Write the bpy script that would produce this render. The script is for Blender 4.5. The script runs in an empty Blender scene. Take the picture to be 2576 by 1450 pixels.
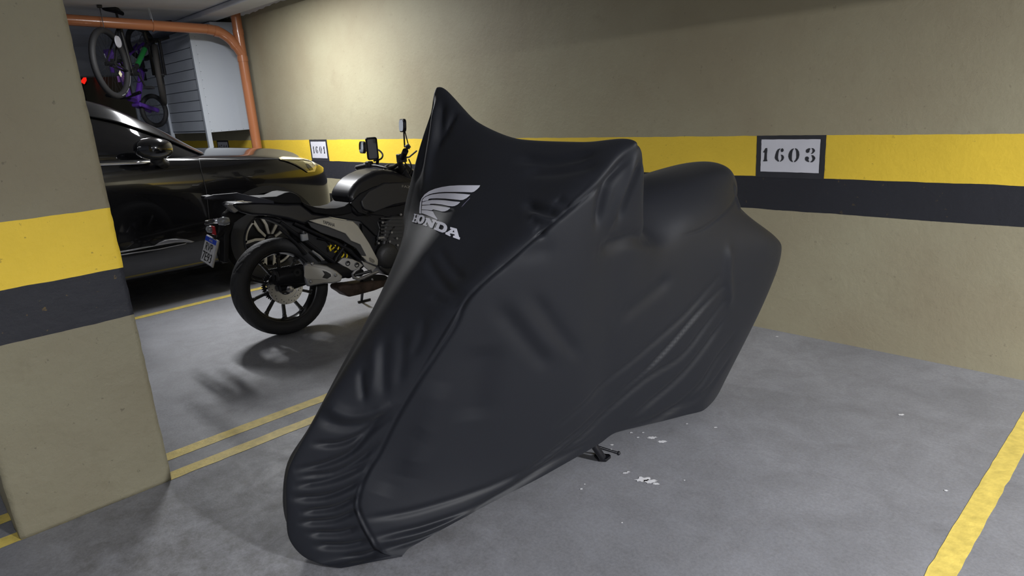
import bpy, bmesh, math, random
import numpy as np
from mathutils import Vector, Matrix
from mathutils.bvhtree import BVHTree
random.seed(7); rng=np.random.RandomState(7)
S=bpy.context.scene; COL=S.collection
PI=math.pi
# ---------------------------------------------------------------- camera
W,H,F=2576,1450,1690.8
pitch,roll,yaw=0.273,-0.0666,-0.8185
CF=np.array([math.sin(yaw)*math.cos(pitch),math.cos(yaw)*math.cos(pitch),-math.sin(pitch)])
_r=np.array([math.cos(yaw),-math.sin(yaw),0.]); _u=np.cross(_r,CF)
CR=math.cos(roll)*_r+math.sin(roll)*_u; CU=-math.sin(roll)*_r+math.cos(roll)*_u
CC=np.array([0,0,1.40])
cam=bpy.data.cameras.new('camera'); co=bpy.data.objects.new('camera',cam); COL.objects.link(co)
cam.sensor_width=36; cam.lens=F/W*36; cam.clip_start=.05; cam.clip_end=100
co.matrix_world=Matrix(((CR[0],CU[0],-CF[0],CC[0]),(CR[1],CU[1],-CF[1],CC[1]),(CR[2],CU[2],-CF[2],CC[2]),(0,0,0,1)))
S.camera=co
def ray(x,y): return CR*(x-W/2)/F-CU*(y-H/2)/F+CF
def onplane(x,y,ax,val):
    d=ray(x,y); return CC+d*(val-CC[ax])/d[ax]
# ---------------------------------------------------------------- world, lights, exposure
S.view_settings.view_transform='Standard'; S.view_settings.look='None'; S.view_settings.gamma=1
S.view_settings.use_curve_mapping=False; S.view_settings.exposure=0.68
S.cycles.max_bounces=6; S.cycles.use_denoising=True
wd=bpy.data.worlds.new('garage_world'); S.world=wd; wd.use_nodes=True
wd.node_tree.nodes['Background'].inputs[0].default_value=(.80,.86,1,1); wd.node_tree.nodes['Background'].inputs[1].default_value=.09
def tube(loc,rz,power,L=1.2,w=.10,col=(.97,.98,1)):
    l=bpy.data.lights.new('tube_light','AREA'); l.shape='RECTANGLE'; l.size=L; l.size_y=w; l.energy=power; l.color=col
    o=bpy.data.objects.new('tube_light',l); o.location=loc; o.rotation_euler=(0,0,rz); COL.objects.link(o); return o
tube((-6.1,2.45,2.53),0,68,1.3)
tube((3.0,1.7,2.42),0,300)
tube((-5.6,-2.0,2.42),0,12)
tube((1.9,-1.0,2.42),0,52)
tube((-12,1.0,2.42),PI/2,1.2)
# ---------------------------------------------------------------- helpers
def srgb(r,g,b):
    f=lambda c:(c/255/12.92) if c<=10 else (((c/255)+.055)/1.055)**2.4
    return (f(r),f(g),f(b),1)
class NT:
    def __init__(s,m): s.t=m.node_tree; s.n=s.t.nodes; s.l=s.t.links
    def add(s,ty,**k):
        n=s.n.new(ty)
        for a,v in k.items():
            if a.startswith('i_'): n.inputs[a[2:].replace('_',' ')].default_value=v
            elif a.startswith('n_'): n.inputs[int(a[2:])].default_value=v
            else: setattr(n,a,v)
        return n
    def ln(s,a,ao,b,bi): s.l.new(a.outputs[ao],b.inputs[bi])
def mat(name,col,rough=.5,metal=0,coat=0,bump=0,bscale=60,sheen=0,emit=None,estr=1,spec=.5,var=0,vscale=3,trans=0,alpha=1):
    m=bpy.data.materials.new(name); m.use_nodes=True; t=NT(m); b=t.n['Principled BSDF']
    c=col if len(col)==4 else (*col,1)
    b.inputs['Base Color'].default_value=c; b.inputs['Roughness'].default_value=rough; b.inputs['Metallic'].default_value=metal
    b.inputs['Coat Weight'].default_value=coat; b.inputs['Coat Roughness'].default_value=.04
    b.inputs['Sheen Weight'].default_value=sheen; b.inputs['Specular IOR Level'].default_value=spec
    b.inputs['Transmission Weight'].default_value=trans
    if emit: b.inputs['Emission Color'].default_value=(*emit,1); b.inputs['Emission Strength'].default_value=estr
    tc=t.add('ShaderNodeTexCoord')
    if bump:
        n=t.add('ShaderNodeTexNoise',i_Scale=bscale,i_Detail=4.0); bp=t.add('ShaderNodeBump',i_Strength=bump,i_Distance=.004)
        t.ln(tc,'Object',n,'Vector'); t.ln(n,'Fac',bp,'Height'); t.ln(bp,'Normal',b,'Normal')
    if var:
        n=t.add('ShaderNodeTexNoise',i_Scale=vscale,i_Detail=5.0); t.ln(tc,'Object',n,'Vector')
        r=t.add('ShaderNodeMapRange',n_1=.3,n_2=.7,n_3=1-var,n_4=1+var); t.ln(n,'Fac',r,0)
        mx=t.add('ShaderNodeVectorMath',operation='SCALE'); mx.inputs[0].default_value=c[:3]; t.ln(r,0,mx,'Scale'); t.ln(mx,0,b,'Base Color')
    return m
def mesh(name,V,Fc,m=None,parent=None,smooth=False,bevel=0,seg=2,sub=0,auto=None):
    me=bpy.data.meshes.new(name); me.from_pydata([tuple(map(float,v)) for v in V],[],[tuple(map(int,f)) for f in Fc]); me.update()
    o=bpy.data.objects.new(name,me); COL.objects.link(o)
    if m: me.materials.append(m)
    if parent:
        o.parent=parent
        if parent.type=='EMPTY': o.matrix_parent_inverse=Matrix.Translation(-parent.location)
    if smooth:
        for p in me.polygons: p.use_smooth=True
    if auto is not None:
        me.polygons.foreach_set('use_smooth',[True]*len(me.polygons))
        bm=bmesh.new(); bm.from_mesh(me)
        for e in bm.edges:
            if len(e.link_faces)==2 and e.calc_face_angle(0)>auto: e.smooth=False
        bm.to_mesh(me); bm.free()
    if bevel:
        b=o.modifiers.new('bevel','BEVEL'); b.width=bevel; b.segments=seg; b.limit_method='ANGLE'; b.angle_limit=.6
        if not smooth and auto is None: me.polygons.foreach_set('use_smooth',[True]*len(me.polygons)); 
        w=o.modifiers.new('wn','WEIGHTED_NORMAL'); w.keep_sharp=True
    if sub:
        sm=o.modifiers.new('sub','SUBSURF'); sm.levels=sub; sm.render_levels=sub
    return o
def empty(name,loc=(0,0,0),**k):
    o=bpy.data.objects.new(name,None); o.location=loc; o.empty_display_size=.1; COL.objects.link(o)
    for a,v in k.items(): o[a]=v
    return o
class G:  # geometry collector
    def __init__(s): s.V=[]; s.F=[]
    def add(s,V,Fc):
        b=len(s.V); s.V+= [tuple(map(float,v)) for v in V]; s.F+=[tuple(i+b for i in f) for f in Fc]; return s
    def box(s,c,d,R=None):
        c=np.array(c,float); d=np.array(d,float)/2
        P=[np.array([x,y,z])*d for x in(-1,1) for y in(-1,1) for z in(-1,1)]
        if R is not None: P=[R@p for p in P]
        return s.add([c+p for p in P],[(0,1,3,2),(4,6,7,5),(0,4,5,1),(2,3,7,6),(0,2,6,4),(1,5,7,3)])
    def tube(s,pts,r,n=12,cap=True):
        pts=[np.array(p,float) for p in pts]; rs=r if hasattr(r,'__len__') else [r]*len(pts)
        V=[];Fs=[];up=None
        for i,p in enumerate(pts):
            d=(pts[min(i+1,len(pts)-1)]-pts[max(i-1,0)]); d/=np.linalg.norm(d)+1e-12
            if up is None:
                up=np.array([0,0,1.]) if abs(d[2])<.9 else np.array([1.,0,0])
            a=np.cross(d,up); a/=np.linalg.norm(a)+1e-12; up=np.cross(a,d)
            for k in range(n):
                t=2*PI*k/n; V.append(p+rs[i]*(math.cos(t)*a+math.sin(t)*up))
        for i in range(len(pts)-1):
            for k in range(n):
                k2=(k+1)%n; Fs.append((i*n+k,i*n+k2,(i+1)*n+k2,(i+1)*n+k))
        if cap:
            Fs.append(tuple(range(n-1,-1,-1))); Fs.append(tuple((len(pts)-1)*n+k for k in range(n)))
        return s.add(V,Fs)
    def lathe(s,prof,o,ax,n=48,arc=None,closed=False):
        # prof: (radius, height) ; axis ax through o
        o=np.array(o,float); ax=np.array(ax,float); ax/=np.linalg.norm(ax)
        up=np.array([0,0,1.]) if abs(ax[2])<.9 else np.array([0,1.,0])
        a=np.cross(ax,up); a/=np.linalg.norm(a); b=np.cross(ax,a)
        V=[];Fs=[];m=len(prof)
        for k in range(n):
            t=2*PI*k/n
            for r,h in prof: V.append(o+ax*h+r*(math.cos(t)*a+math.sin(t)*b))
        mm=m if closed else m-1
        for k in range(n):
            for j in range(mm):
                j2=(j+1)%m; k2=(k+1)%n
                Fs.append((k*m+j,k*m+j2,k2*m+j2,k2*m+j))
        return s.add(V,Fs)
    def prism(s,front,back):
        n=len(front); return s.add(list(front)+list(back),[tuple(range(n)),tuple(range(2*n-1,n-1,-1))]+[((i+1)%n,i,n+i,n+(i+1)%n) for i in range(n)])
    def obj(s,name,m,parent=None,**k): return mesh(name,s.V,s.F,m,parent,**k)
def smooth_path(P,n=8,closed=False):
    P=[np.array(p,float) for p in P]; out=[]; N=len(P)
    rngi=range(N) if closed else range(N-1)
    for i in rngi:
        g=lambda k:P[k%N] if closed else P[max(0,min(N-1,k))]
        p0,p1,p2,p3=g(i-1),g(i),g(i+1),g(i+2)
        for j in range(n):
            t=j/n; out.append(.5*((2*p1)+(-p0+p2)*t+(2*p0-5*p1+4*p2-p3)*t*t+(-p0+3*p1-3*p2+p3)*t**3))
    if not closed: out.append(P[-1])
    return out
def tess(loops,name='t'):
    """2D polygon with holes -> (V2,faces)"""
    from mathutils.geometry import tessellate_polygon
    L=[[Vector((p[0],p[1],0)) for p in l] for l in loops]
    V=[p for l in loops for p in l]; return V,[tuple(t) for t in tessellate_polygon(L)]
def pip(x,y,L):
    c=False; j=len(L)-1
    for i in range(len(L)):
        xi,yi=L[i][:2]; xj,yj=L[j][:2]
        if (yi>y)!=(yj>y) and x<(xj-xi)*(y-yi)/(yj-yi)+xi: c=not c
        j=i
    return c
def bvh_of(o):
    dg=bpy.context.evaluated_depsgraph_get(); return BVHTree.FromObject(o,dg)
def decal(name,loops,bvh,m,parent,off=.002,maxe=9,thick=0):
    """flat 2D outlines laid onto a surface: loops = outer + holes, seen along the sight lines they were traced on"""
    V,Fs=tess(loops); bm=bmesh.new(); vs=[bm.verts.new((x,y,0)) for x,y in V]
    for f in Fs:
        try: bm.faces.new([vs[i] for i in f])
        except ValueError: pass
    for _ in range(7):
        es=[e for e in bm.edges if e.calc_length()>maxe]
        if not es: break
        bmesh.ops.subdivide_edges(bm,edges=es,cuts=1,use_grid_fill=False)
        bmesh.ops.triangulate(bm,faces=[f for f in bm.faces if len(f.verts)>3])
    o_=Vector(CC); cen=sum((v.co for v in bm.verts),Vector())/len(bm.verts)
    for v in bm.verts:
        d=Vector(ray(v.co.x,v.co.y)).normalized(); h=bvh.ray_cast(o_,d)
        k_=0
        while h[0] is None and k_<30:
            v.co=v.co+(cen-v.co)*.06; d=Vector(ray(v.co.x,v.co.y)).normalized(); h=bvh.ray_cast(o_,d); k_+=1
        if h[0] is None: h=(o_+d*2,-d,0,0)
        n=h[1]; n=n if n.dot(d)<0 else -n
        v.co=h[0]+n*off*.5-d*off
    bmesh.ops.recalc_face_normals(bm,faces=bm.faces)
    me=bpy.data.meshes.new(name); bm.to_mesh(me); bm.free(); me.materials.append(m); me.polygons.foreach_set('use_smooth',[True]*len(me.polygons))
    o=bpy.data.objects.new(name,me); COL.objects.link(o)
    if parent:
        o.parent=parent
        if parent.type=='EMPTY': o.matrix_parent_inverse=Matrix.Translation(-parent.location)
    if thick: k=o.modifiers.new('s','SOLIDIFY'); k.thickness=thick; k.offset=0
    return o
def text_mesh(s_,size=1):
    c=bpy.data.curves.new('t','FONT'); c.body=s_; c.size=size; c.align_x='CENTER'; c.align_y='CENTER'; c.resolution_u=3
    o=bpy.data.objects.new('t',c); COL.objects.link(o); dg=bpy.context.evaluated_depsgraph_get()
    me=bpy.data.meshes.new_from_object(o.evaluated_get(dg)); V=[tuple(v.co) for v in me.vertices]; Fs=[tuple(p.vertices) for p in me.polygons]
    bpy.data.objects.remove(o); return V,Fs
def tag(o,label,cat,group=None):
    o['label']=label; o['category']=cat
    if group: o['group']=group
    return o
# ---------------------------------------------------------------- setting materials
BY=3.64; CEIL=2.57
def plaster(name,bands=True,dirty=1.0,tone=1.0):
    m=bpy.data.materials.new(name); m.use_nodes=True; t=NT(m); b=t.n['Principled BSDF']
    b.inputs['Roughness'].default_value=.62; b.inputs['Specular IOR Level'].default_value=.35
    g=t.add('ShaderNodeNewGeometry'); sp=t.add('ShaderNodeSeparateXYZ'); t.ln(g,'Position',sp,0)
    n1=t.add('ShaderNodeTexNoise',i_Scale=1.3,i_Detail=6.0,i_Roughness=.55); t.ln(g,'Position',n1,'Vector')
    r1=t.add('ShaderNodeValToRGB'); t.ln(n1,'Fac',r1,0)
    r1.color_ramp.elements[0].position=.33; r1.color_ramp.elements[0].color=(.335*tone,.292*tone,.195*tone,1)
    r1.color_ramp.elements[1].position=.68; r1.color_ramp.elements[1].color=(.39*tone,.36*tone,.245*tone,1)
    # stains
    n2=t.add('ShaderNodeTexNoise',i_Scale=4.5,i_Detail=10.0,i_Roughness=.72); t.ln(g,'Position',n2,'Vector')
    r2=t.add('ShaderNodeMapRange',n_1=.58,n_2=.8,n_3=0.,n_4=.35*dirty); t.ln(n2,'Fac',r2,0)
    mx=t.add('ShaderNodeMixRGB'); t.ln(r2,0,mx,0); t.ln(r1,0,mx,1); mx.inputs[2].default_value=(.16,.13,.08,1)
    # specks / pits
    n3=t.add('ShaderNodeTexNoise',i_Scale=38.0,i_Detail=3.0,i_Roughness=.6); t.ln(g,'Position',n3,'Vector')
    r3=t.add('ShaderNodeMapRange',n_1=.68,n_2=.74,n_3=0.,n_4=.45*dirty); t.ln(n3,'Fac',r3,0)
    m3=t.add('ShaderNodeMixRGB'); t.ln(r3,0,m3,0); t.ln(mx,0,m3,1); m3.inputs[2].default_value=(.12,.10,.07,1)
    last=m3
    if bands:
        nw=t.add('ShaderNodeTexNoise',i_Scale=7.0,i_Detail=3.0); t.ln(g,'Position',nw,'Vector')
        wv=t.add('ShaderNodeMath',operation='MULTIPLY_ADD',n_1=.010,n_2=-.005); t.ln(nw,'Fac',wv,0)
        z=t.add('ShaderNodeMath',operation='ADD'); t.ln(sp,'Z',z,0); t.ln(wv,0,z,1)
        def gt(v):
            k=t.add('ShaderNodeMath',operation='GREATER_THAN',n_1=v); t.ln(z,0,k,0); return k
        a,bb,c=gt(.710),gt(.894),gt(1.117)
        ky=t.add('ShaderNodeMath',operation='SUBTRACT'); t.ln(a,0,ky,0); t.ln(c,0,ky,1)   # in band
        vn=t.add('ShaderNodeMapRange',n_1=.3,n_2=.7,n_3=.88,n_4=1.08); t.ln(n1,'Fac',vn,0)
        bc=t.add('ShaderNodeMixRGB'); t.ln(bb,0,bc,0); bc.inputs[1].default_value=(.026,.027,.034,1); bc.inputs[2].default_value=(.90,.63,.06,1)
        sc=t.add('ShaderNodeVectorMath',operation='SCALE'); t.ln(bc,0,sc,0); t.ln(vn,0,sc,'Scale')
        d2=t.add('ShaderNodeMixRGB'); t.ln(r3,0,d2,0); t.ln(sc,0,d2,1); d2.inputs[2].default_value=(.2,.13,.04,1)
        fm=t.add('ShaderNodeMixRGB'); t.ln(ky,0,fm,0); t.ln(m3,0,fm,1); t.ln(d2,0,fm,2); last=fm
    t.ln(last,0,b,'Base Color')
    nb=t.add('ShaderNodeTexNoise',i_Scale=26.0,i_Detail=8.0,i_Roughness=.65); t.ln(g,'Position',nb,'Vector')
    bp=t.add('ShaderNodeBump',i_Strength=.35*dirty,i_Distance=.010); t.ln(nb,'Fac',bp,'Height'); t.ln(bp,'Normal',b,'Normal')
    return m
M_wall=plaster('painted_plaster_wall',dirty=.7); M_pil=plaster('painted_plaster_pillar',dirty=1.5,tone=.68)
def concrete():
    m=bpy.data.materials.new('concrete_floor'); m.use_nodes=True; t=NT(m); b=t.n['Principled BSDF']
    g=t.add('ShaderNodeNewGeometry')
    n1=t.add('ShaderNodeTexNoise',i_Scale=1.1,i_Detail=8.0,i_Roughness=.6,i_Distortion=.4); t.ln(g,'Position',n1,'Vector')
    r1=t.add('ShaderNodeValToRGB'); t.ln(n1,'Fac',r1,0); e=r1.color_ramp.elements
    e[0].position=.3; e[0].color=(.200,.203,.222,1); e[1].position=.7; e[1].color=(.305,.310,.338,1)
    n2=t.add('ShaderNodeTexNoise',i_Scale=6.0,i_Detail=12.0,i_Roughness=.75,i_Distortion=.6); t.ln(g,'Position',n2,'Vector')
    r2=t.add('ShaderNodeMapRange',n_1=.4,n_2=.75,n_3=0.,n_4=.45); t.ln(n2,'Fac',r2,0)
    mx=t.add('ShaderNodeMixRGB'); t.ln(r2,0,mx,0); t.ln(r1,0,mx,1); mx.inputs[2].default_value=(.12,.115,.115,1)
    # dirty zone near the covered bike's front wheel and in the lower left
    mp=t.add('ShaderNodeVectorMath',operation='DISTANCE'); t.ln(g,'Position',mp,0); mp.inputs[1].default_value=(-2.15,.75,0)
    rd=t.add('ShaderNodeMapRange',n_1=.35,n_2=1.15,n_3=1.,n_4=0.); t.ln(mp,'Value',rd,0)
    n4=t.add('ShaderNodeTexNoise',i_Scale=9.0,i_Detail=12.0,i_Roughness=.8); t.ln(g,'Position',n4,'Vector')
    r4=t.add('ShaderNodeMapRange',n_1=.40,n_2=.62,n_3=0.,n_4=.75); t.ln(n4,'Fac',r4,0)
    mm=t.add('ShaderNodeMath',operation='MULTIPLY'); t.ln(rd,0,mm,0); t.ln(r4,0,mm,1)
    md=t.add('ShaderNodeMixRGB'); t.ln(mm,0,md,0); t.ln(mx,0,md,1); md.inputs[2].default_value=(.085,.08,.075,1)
    # oil spots
    v=t.add('ShaderNodeTexVoronoi',i_Scale=5.5,i_Randomness=1.0); 
    ds=t.add('ShaderNodeTexNoise',i_Scale=14.0,i_Detail=4.0); t.ln(g,'Position',ds,'Vector')
    va=t.add('ShaderNodeVectorMath',operation='MULTIPLY_ADD'); t.ln(ds,'Color',va,0); va.inputs[1].default_value=(.16,.16,0); t.ln(g,'Position',va,2); t.ln(va,0,v,'Vector')
    rv=t.add('ShaderNodeMapRange',n_1=.06,n_2=.17,n_3=.22,n_4=0.); t.ln(v,'Distance',rv,0)
    mv=t.add('ShaderNodeMixRGB'); t.ln(rv,0,mv,0); t.ln(md,0,mv,1); mv.inputs[2].default_value=(.11,.105,.11,1)
    n5=t.add('ShaderNodeTexNoise',i_Scale=90.0,i_Detail=8.0,i_Roughness=.8); t.ln(g,'Position',n5,'Vector')
    r5=t.add('ShaderNodeMapRange',n_1=.3,n_2=.7,n_3=.78,n_4=1.22); t.ln(n5,'Fac',r5,0)
    sc=t.add('ShaderNodeVectorMath',operation='SCALE'); t.ln(mv,0,sc,0); t.ln(r5,0,sc,'Scale')
    t.ln(sc,0,b,'Base Color')
    rr=t.add('ShaderNodeMapRange',n_1=.3,n_2=.7,n_3=.42,n_4=.62); t.ln(n2,'Fac',rr,0); t.ln(rr,0,b,'Roughness')
    bp=t.add('ShaderNodeBump',i_Strength=.25,i_Distance=.004); t.ln(n5,'Fac',bp,'Height'); t.ln(bp,'Normal',b,'Normal')
    return m
M_floor=concrete()
M_line=mat('yellow_floor_paint',(.72,.56,.13),.55,var=.16,vscale=25,bump=.3,bscale=80)
M_ceil=mat('white_ceiling_paint',(.58,.60,.66),.6,bump=.8,bscale=7,var=.08)
def st(o,**k):
    o['kind']='structure'
    for a,v in k.items(): o[a]=v
    return o
# floor, ceiling, walls, pillar
floor=st(G().box((-6,0,-.05),(22,14,.1)).obj('floor',M_floor))
st(G().box((-7,-.2,CEIL+.06),(20,7.9,.12)).obj('ceiling',M_ceil))
wall=st(G().box((-6,BY+.1,CEIL/2),(22,.2,CEIL)).obj('wall_back',M_wall))
from mathutils import noise as mn
bm=bmesh.new(); bmesh.ops.create_cube(bm,size=1)
for v in bm.verts: v.co=Vector((-3.02+v.co.x*.506,.37+v.co.y*.518,CEIL/2+v.co.z*CEIL))
bmesh.ops.subdivide_edges(bm,edges=[e for e in bm.edges if abs(e.verts[0].co.z-e.verts[1].co.z)>1],cuts=180,use_grid_fill=True)
bmesh.ops.subdivide_edges(bm,edges=[e for e in bm.edges if abs(e.verts[0].co.z-e.verts[1].co.z)<1e-4],cuts=24,use_grid_fill=True)
for v in bm.verts:
    n_=mn.noise_vector(v.co*9)*.0025+mn.noise_vector(v.co*30)*.0016
    edge=(abs(abs(v.co.x+3.02)-.253)<1e-4) and (abs(abs(v.co.y-.37)-.259)<1e-4)
    v.co+=Vector((n_.x,n_.y,0))*(1.2 if edge else 1); 
    if edge: v.co+=(Vector((-3.02,.37,v.co.z))-v.co)*.008
me=bpy.data.meshes.new('wall_pillar'); bm.to_mesh(me); bm.free(); me.materials.append(M_pil); pil=bpy.data.objects.new('wall_pillar',me); COL.objects.link(pil); st(pil)
for p_ in me.polygons: p_.use_smooth=True
# parking lines: flat paint on the floor, part of the floor
def pline(x0,x1,y0,y1):
    n=120; L=[];Rr=[]
    for i in range(n+1):
        y=y0+(y1-y0)*i/n; w=rng.normal(0,.0012,2); L.append((x0+w[0],y,.0012)); Rr.append((x1+w[1],y,.0012))
    o=mesh('painted_line',L+Rr,[(i,n+1+i,n+2+i,i+1) for i in range(n)],M_line,floor); return o
pline(-3.025,-2.950,-2.5,BY-.02); pline(-2.838,-2.7675,-2.5,BY-.02)
pline(-.414,-.344,-2.5,BY-.02); pline(-5.52,-5.446,-2.5,BY-.02)
# ---------------------------------------------------------------- covered motorcycle
# the cover is a lofted net in bike space: s = front to rear, t = towards the rider's left, z = up; the bike leans on its stand
HF=np.array([-1.88,.95,0.]); HA=np.array([.13,.99149,0]); HL=np.array([.99149,-.13,0]); HK=math.tan(math.radians(8))
def h2w(P):
    P=np.atleast_2d(P); return HF+P[:,:1]*HA+(P[:,1:2]+P[:,2:3]*HK)*HL+P[:,2:3]*np.array([0,0,1.])
def lerp(a,b,k): return tuple(np.array(a)*(1-k)+np.array(b)*k)
def net():
    L=[(.05,.235,.004),(.08,.23,.02),(.15,.24,.035),(.22,.245,.045),(.3,.25,.055),(.38,.25,.06),(.47,.255,.07),(.6,.26,.08),(.72,.26,.09),(.83,.255,.095),(.91,.25,.10)]
    Sm=[(.05,.235,.004),(-.01,.185,.035),(-.045,.13,.17),(-.03,.12,.24),(.049,.12,.353),(.108,.14,.47),(.181,.17,.597),(.318,.23,.839),(.456,.28,.957),(.623,.33,1.082),(.834,.38,1.253)]
    C=[(-.13,.15,.004),(-.21,.07,.02),(-.245,.03,.1),(-.235,.02,.2),(-.215,0,.33),(-.15,0,.44),(-.05,-.01,.56),(.13,-.03,.76),(.28,-.04,.92),(.45,-.05,1.08),(.679,-.05,1.28)]
    R=[(-.10,.03,.006),(-.165,-.03,.02),(-.215,-.06,.1),(-.215,-.08,.2),(-.18,-.09,.33),(-.09,-.10,.42),(.052,-.14,.591),(.22,-.21,.76),(.36,-.28,.94),(.447,-.405,1.05),(.619,-.452,1.466)]
    g=[]
    for u in range(11):
        q=(L[u][0]+.02,-.2,.05)
        row=[L[u],lerp(L[u],Sm[u],.33),lerp(L[u],Sm[u],.68),Sm[u],lerp(Sm[u],C[u],.5),C[u],lerp(C[u],R[u],.5),R[u],lerp(R[u],q,.33),lerp(R[u],q,.66),q]
        g.append(row)
    g[10][1]=(.87,.28,.5); g[10][2]=(.805,.315,.97); g[10][4]=(.775,.19,1.262); g[10][6]=(.642,-.26,1.352); g[10][8]=(.70,-.36,1.05)
    for u,k in ((7,.5),(8,1),(9,1)):
        for v in (1,2): a=g[u][v]; g[u][v]=(a[0],a[1]+.015*k,a[2])
    B=[[(.98,.255,.12),(.98,.285,.5),(.935,.31,.94),(.872,.378,1.185),(.90,.18,1.12),(.85,-.05,1.14),(.80,-.25,1.18),(.665,-.44,1.41),(.76,-.36,1.0),(.8,-.3,.5),(.85,-.2,.08)]]
    for row in ([(1.13,.27,.10),(1.11,.285,.48),(1.08,.275,.82),(1.06,.205,.90),(1.05,.10,.98),(1.05,0,1.04)],
                [(1.35,.29,.075),(1.31,.30,.48),(1.29,.275,.80),(1.28,.24,.93),(1.28,.13,1.04),(1.28,0,1.075)],
                [(1.47,.30,.06),(1.52,.30,.47),(1.48,.30,.77),(1.48,.23,.96),(1.48,.14,1.065),(1.48,0,1.09)],
                [(1.60,.26,.05),(1.72,.30,.46),(1.73,.325,.77),(1.64,.205,.93),(1.65,.14,1.07),(1.68,0,1.10)],
                [(1.72,.21,.06),(1.84,.28,.46),(1.86,.31,.74),(1.70,.165,.89),(1.73,.12,1.02),(1.80,0,1.05)],
                [(1.81,.13,.07),(1.92,.18,.42),(1.97,.20,.70),(1.78,.11,.86),(1.81,.08,.96),(1.85,0,.99)],
                [(1.85,.0,.08),(1.96,.0,.40),(2.02,.0,.68),(1.84,.0,.84),(1.86,.0,.90),(1.87,0,.94)]):
        B.append(row+[(a,-b,c) for a,b,c in row[4::-1]])
    return np.array(g+B)
def cr(A,n,axis):
    A=np.moveaxis(A,axis,0); N=len(A); out=[]
    P=np.concatenate([A[:1]*2-A[1:2],A,A[-1:]*2-A[-2:-1]],0)
    for i in range(N-1):
        p0,p1,p2,p3=P[i],P[i+1],P[i+2],P[i+3]
        for j in range(n):
            t=j/n; c_=.5*((2*p1)+(-p0+p2)*t+(2*p0-5*p1+4*p2-p3)*t*t+(-p0+3*p1-3*p2+p3)*t**3); l_=p1*(1-t)+p2*t
            out.append(.65*c_+.35*l_)
    out.append(A[-1]); return np.moveaxis(np.array(out),0,axis)
NU,NV=26,30
GR=cr(cr(net(),NU,0),NV,1)
def relax(P,it,pins):
    P=P.copy(); P0=P.copy()
    for k in range(it):
        T=P.copy()
        T[1:-1,1:-1]=.25*(P[2:,1:-1]+P[:-2,1:-1]+P[1:-1,2:]+P[1:-1,:-2])
        T[0,1:-1]=.5*(P[0,2:]+P[0,:-2]); T[-1,1:-1]=.5*(P[-1,2:]+P[-1,:-2])*.5+.5*T[-1,1:-1]
        P=P+.8*(T-P)
        P[:,0]=P0[:,0]; P[:,-1]=P0[:,-1]; P[-1,:,1]=0
        for a,b in pins: P[a,b]=P0[a,b]
        P[...,2]=np.maximum(P[...,2],.006)
    return P
pins=[(10*NU,3*NV),(10*NU,7*NV),(11*NU,3*NV),(9*NU,7*NV)]+[(10*NU,v) for v in range(3*NV,7*NV+1)]+[(u,3*NV) for u in range(1*NU,10*NU)]+[(u,7*NV) for u in range(9*NU-8,10*NU)]+[(0,v) for v in range(0,5*NV)]+[(u*NU,v*NV) for u in (15,16,17) for v in (2,3)]+[(14*NU+a,2*NV) for a in (-2,0,2)]
GR=relax(GR,70,pins)
GR=relax(GR,6,[(10*NU+a,k*NV+b) for k in (3,7) for a in (-2,0,2) for b in (-2,0,2)]+[(u,7*NV) for u in range(9*NU-8,10*NU)])
GR=relax(GR,3,[])
U_,V_=GR.shape[:2]
cov_l=GR.reshape(-1,3)
CFc=[(i*V_+j,i*V_+j+1,(i+1)*V_+j+1,(i+1)*V_+j) for i in range(U_-1) for j in range(V_-1)]
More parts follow.
